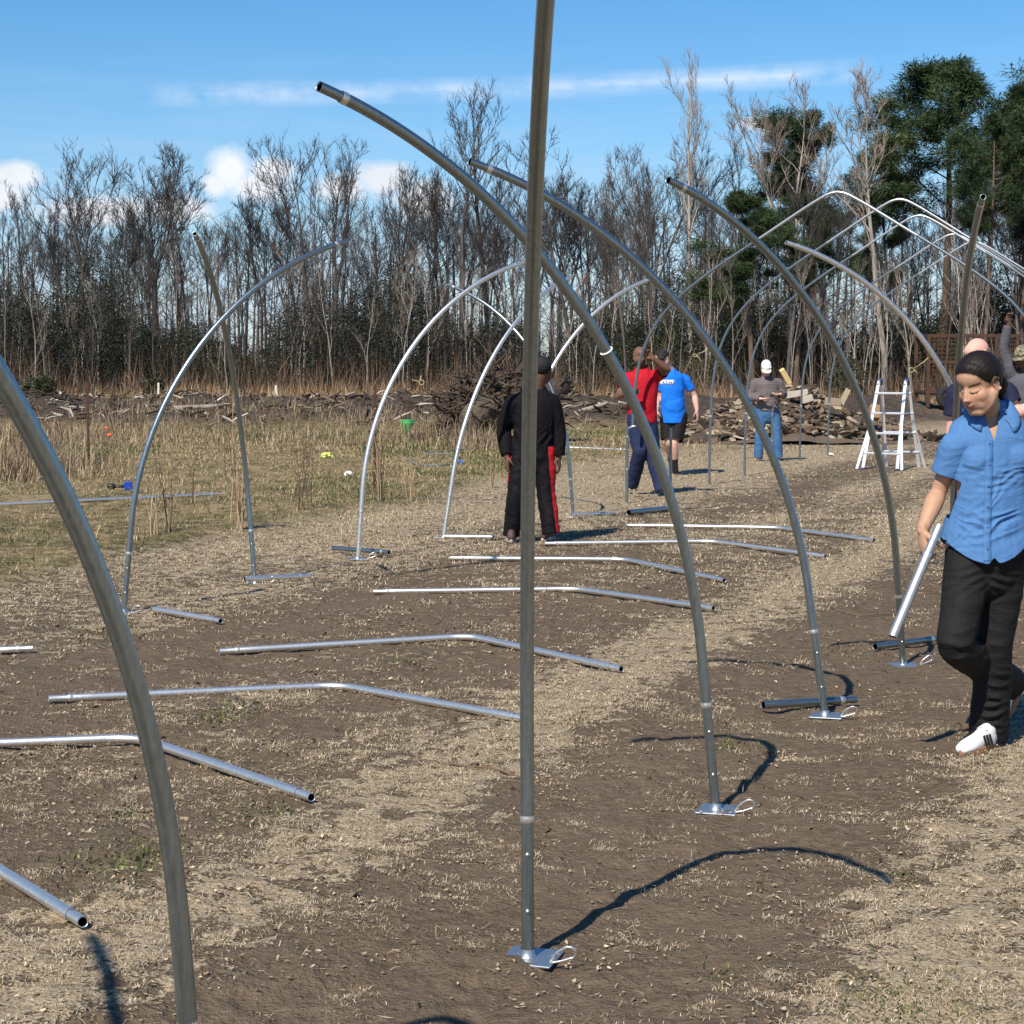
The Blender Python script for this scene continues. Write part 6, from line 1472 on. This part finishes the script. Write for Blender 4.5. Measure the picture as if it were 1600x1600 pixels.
def man_blue():
    D0 = 26.6; F = lambda px, py, dd=0: W(px, py, D0+dd); foot = Vector((*G(1056, 741), 0)); foot.z = gzs(foot.x, foot.y)
    J = dict(head=F(1036, 561, -.10), neck=F(1046, 580, 0), shL=F(1034, 592, -.02), shR=F(1070, 591, .05), elL=F(1027, 620, 0), elR=F(1085, 618, .08), wrL=F(1026, 642, -.1), wrR=F(1089, 641, 0), hipL=F(1042, 654), hipR=F(1064, 654), knL=F(1045, 692, -.05), knR=F(1053, 694, -.12), anL=F(1049, 722, .42), anR=F(1055, 731, 0))
    blue = cloth('bright_blue_cloth', (.012, .17, .72), .07, .75)
    def logo(o, e, J, T, M):
        bv = BVHTree.FromPolygons([v.co.copy() for v in o.data.vertices], [tuple(p.vertices) for p in o.data.polygons]); c = F(1041, 597)-foot
        m = MB(); n = 8
        for r in (0, 1):
            for i in range(n+1):
                x = c.x-.10+.20*i/n; z = c.z-.032+.064*r; h = bv.ray_cast(Vector((x, -2, z)), Vector((0, 1, 0)))[0]; m.v.append(h+Vector((0, -.006, 0)) if h else Vector((x, c.y, z)))
        for i in range(n): m.f.append((i, i+1, n+2+i, n+1+i))
        lg = m.build('logo', simple('white_print', (.78, .80, .84), .7), o); md = lg.modifiers.new('s', 'SOLIDIFY'); md.thickness = .004
        k = MB()
        for x0, w, z0, h in ((-.062, .007, -.016, .034), (-.048, .02, .012, .007), (-.048, .02, -.018, .007), (-.052, .007, -.016, .034), (-.012, .022, .012, .007), (-.016, .007, -.016, .034), (-.012, .022, -.018, .007), (.030, .007, -.016, .034), (.055, .007, -.016, .034), (.034, .022, -.003, .007)):
            hh = bv.ray_cast(Vector((c.x+x0, -2, c.z+z0)), Vector((0, 1, 0)))[0]
            if hh: k.box((c.x+x0+w/2, hh.y-.010, c.z+z0+h/2), (w, .004, h))
        k.build('lettering', blue, lg, False)
    sh = top('t_shirt', blue, .016, .66, -.06, .012, .008, rad_arm=.048, flare=.012, seed=12, belly=.035, lon=logo)
    st = legs('shorts', cloth('black_shorts_cloth', (.012, .011, .012), .15, .7), .008, .42, .011, rt=.094, wr=.008, seed=13)
    def cap(e, J, LF_, tp, lat, T, M, hc):
        cap_mesh('cap', hc, M, 1.0, simple('black_cap', (.012, .012, .013), .8), e)
        c = hc + M @ Vector((.015, .088, .080)); f = M @ Vector((0, 1, .35)).normalized(); R = M
        m = MB(); m.box(c+f*.006, (.016, .012, .045), R); m.box(c+f*.006+M @ Vector((.0, 0, -.024)), (.040, .012, .012), R); m.box(c+f*.006+M @ Vector((.010, 0, .018)), (.022, .012, .012), R); m.build('emblem', simple('cap_emblem', (.80, .55, .20), .6), e, False)
    def socks(e, J, LF_, tp, lat, T, M, hc):
        for s in 'LR':
            b = LF_(); an, kn = J['an'+s], J['kn'+s]; d = (kn-an).normalized(); b.loft([an-d*.05, an+d*.05, an+d*.14], [.046, .045, .052], sub=3); link('sock', b.fuse('sock', .012, 1), M_BLK, e)
    def back_shoe(e, off, J):
        a = J['anL']; shoe('shoe', a+Vector((.0, .08, -.05)), a+Vector((-.02, -.02, -.2)), (0, -.9, .4), M_GSHOE, M_DSOLE, e, .29, 1.05)
    person('man in a bright blue t-shirt, black shorts and black cap walking with his head down', foot, J, dict(neck=.060, arm=.050, fore=.046, thigh=.085, calf=.062), (-.75, -.55, 0), T_BEARD, .011, [sh, st, cap, socks], dict(L=((0, -.1, -1), (.9, .2, 0), .4, 1, 1.0), R=((.15, -.1, -1), (-.7, .4, 0), .4, -1, 1.0)), (simple_shoe(1056, 738, 1052, 746, M_GSHOE, M_DSOLE), back_shoe), MTORSO, 1.02)
man_blue()
def man_grey():
    D0 = 30.4; F = lambda px, py, dd=0: W(px, py, D0+dd); foot = Vector((*G(1200, 721), 0)); foot.z = gzs(foot.x, foot.y)
    J = dict(head=F(1197, 575, -.10), neck=F(1198, 590, 0), shL=F(1181, 597), shR=F(1216, 597), elL=F(1173, 620, .02), elR=F(1224, 617, .02), wrL=F(1189, 623, -.24), wrR=F(1219, 616, -.22), hipL=F(1190, 642), hipR=F(1210, 642), knL=F(1186, 681, -.03), knR=F(1214, 681, -.03), anL=F(1185, 714), anR=F(1216, 713))
    def stripes(V, J):
        z = V[:, 2]; k = np.sin(z*2*PI/.035) > .1; C = np.tile(np.array([.115, .095, .095]), (len(V), 1)); C[k] = (.165, .14, .14); return C
    sw = top('sweater', cloth('striped_sweater_cloth', (1, 1, 1), .1, .85, attr='tint'), .020, 2, .0, .0115, .007, rad_arm=.052, seed=15, belly=.02, cols=stripes)
    jn = legs('jeans', cloth('blue_jeans_cloth', (.055, .135, .27), .4, .85), .008, 1.0, .010, rt=.082, rk=.062, ra=.054, wr=.009, seed=16, flare=.012)
    def cap(e, J, LF_, tp, lat, T, M, hc): cap_mesh('cap', hc, M, 1.0, simple('white_cap', (.80, .77, .69), .8), e)
    person('man in a white cap, grey striped sweater and blue jeans looking at his hands', foot, J, dict(neck=.058, arm=.050, fore=.045, thigh=.088, calf=.06), (.05, -.62, 0), T_LIGHT, .011, [sw, jn, cap], dict(L=((.9, -.3, -.1), (.2, .2, 1), .8, -1, 1.0), R=((-.9, -.3, -.1), (-.2, .2, 1), .8, 1, 1.0)), (simple_shoe(1187, 717, 1186, 727, M_BSHOE, M_DSOLE), simple_shoe(1213, 716, 1214, 725, M_BSHOE, M_DSOLE)), MTORSO, 1.0)
    c = (J['wrL']+J['wrR'])/2 + Vector((.01, -.09, .02)); o = MB().box((0, 0, 0), (.07, .03, .05)).build('clamp', simple('dark_clamp', (.05, .05, .05), .5, .6), None, False, .008); o.location = c; tag(o, 'small dark clamp in the hands of the man in the white cap', 'clamp')
man_grey()
def man_bald():
    D0 = 13.0; F = lambda px, py, dd=0: W(px, py, D0+dd); foot = Vector((F(1530, 700).x, 13.05, 0)); foot.z = gzs(foot.x, foot.y); gy = 570+1.58*2900/13.0
    J = dict(head=F(1526, 556, -.06), neck=F(1532, 590, 0), shL=F(1497, 612), shR=F(1570, 612), elL=F(1487, 675, .03), elR=F(1588, 645, -.05), wrL=F(1500, 725, -.12), wrR=F(1628, 632, -.15), hipL=F(1512, 730), hipR=F(1554, 730), knL=F(1510, 826, -.03), knR=F(1556, 826, -.03), anL=F(1508, gy-22), anR=F(1558, gy-22))
    sh = top('t_shirt', cloth('navy_shirt_cloth', (.020, .022, .05), .15, .8), .020, .6, -.06, .010, .006, rad_arm=.056, seed=18)
    pt = legs('trousers', cloth('dark_grey_cloth', (.03, .03, .034), .15, .8), .016, 1.0, .011, wr=.007, seed=19)
    def fringe(e, J, LF_, tp, lat, T, M, hc):
        b = LF_()
        for s in (-1, 1): b.ell((s*.070, -.045, .012), (.007, .040, .026))
        b.ell((0, -.103, .004), (.050, .008, .028)); w = LF_(); w.add(b, T); link('hair', w.fuse('hair', .007, 3), simple('grey_brown_hair', (.12, .085, .065), .7, var=.3, scale=60), e)
    def specs(e, J, LF_, tp, lat, T, M, hc):
        m = MB(); 
        for s in (-1, 1):
            m.tube([T(p) for p in arc_pts((s*.033, .088, .004), .021, 0, 2*PI, 14, (1, 0, 0), (0, 0, 1))], .0022, 5); m.tube([T((s*.054, .086, .008)), T((s*.078, .02, .010)), T((s*.082, -.02, .006))], .0022, 5)
        m.build('glasses', M_BLK, e)
    person('bald man in a dark shirt standing behind the woman', foot, J, dict(neck=.062, arm=.052, fore=.046, thigh=.09, calf=.062), (-.95, -.40, 0), T_BALD, .008, [sh, pt, fringe, specs], dict(L=((0, -.2, -1), (.9, .1, 0), .5, 1, 1.0), R=((1, -.1, .05), (0, .2, -1), .5, 1, 1.0)), (simple_shoe(1508, gy-8, 1504, gy+16, M_GSHOE, M_DSOLE), simple_shoe(1558, gy-8, 1560, gy+16, M_GSHOE, M_DSOLE)), MTORSO, 1.0)
man_bald()
def man_camo():
    D0 = 20.6; F = lambda px, py, dd=0: W(px, py, D0+dd); gy = 570+1.58*2900/20.6; foot = Vector((F(1604, 700).x, 20.65, 0)); foot.z = gzs(foot.x, foot.y)
    J = dict(head=F(1597, 558, -.06), neck=F(1601, 582, 0), shL=F(1582, 588), shR=F(1628, 592), elL=F(1569, 546, -.02), elR=F(1641, 632, .02), wrL=F(1575, 507, -.08), wrR=F(1636, 668, -.1), hipL=F(1592, 664), hipR=F(1620, 664), knL=F(1591, 728, -.03), knR=F(1621, 728, -.03), anL=F(1590, gy-14), anR=F(1623, gy-14))
    sh = top('shirt', cloth('grey_shirt_cloth', (.095, .092, .105), .15, .8), .014, 2, -.05, .011, .008, rad_arm=.048, seed=21)
    pt = legs('trousers', cloth('olive_trouser_cloth', (.05, .055, .035), .2, .8), .018, 1.0, .012, wr=.007, seed=22)
    m, nt, b = newmat('camouflage_cloth'); n = noise(nt, 26, 2, objco(nt), .5, .5); nt.links.new(ramp(nt, n, ((.38, (.035, .042, .02)), (.42, (.16, .14, .08)), (.53, (.30, .27, .19)), (.58, (.07, .05, .03)))), b.inputs['Base Color']); b.inputs['Roughness'].default_value = .85
    def cap(e, J, LF_, tp, lat, T, M, hc): cap_mesh('cap', hc, M, 1.03, m, e)
    person('man in a camouflage cap and grey shirt reaching up to hold the lifted arch', foot, J, dict(neck=.060, arm=.052, fore=.046, thigh=.09, calf=.062), (-.62, -.30, 0), T_DARK, .010, [sh, pt, cap], dict(L=((.05, -.1, 1), (.3, -.9, 0), (1.1, 1.1, 1.1, 1.1), -1, 1.0), R=((0, -.1, -1), (-.9, .1, 0), .5, -1, 1.0)), (simple_shoe(1590, gy-5, 1588, gy+6, M_GSHOE, M_DSOLE), simple_shoe(1623, gy-5, 1625, gy+6, M_GSHOE, M_DSOLE)), MTORSO, 1.0)
man_camo()
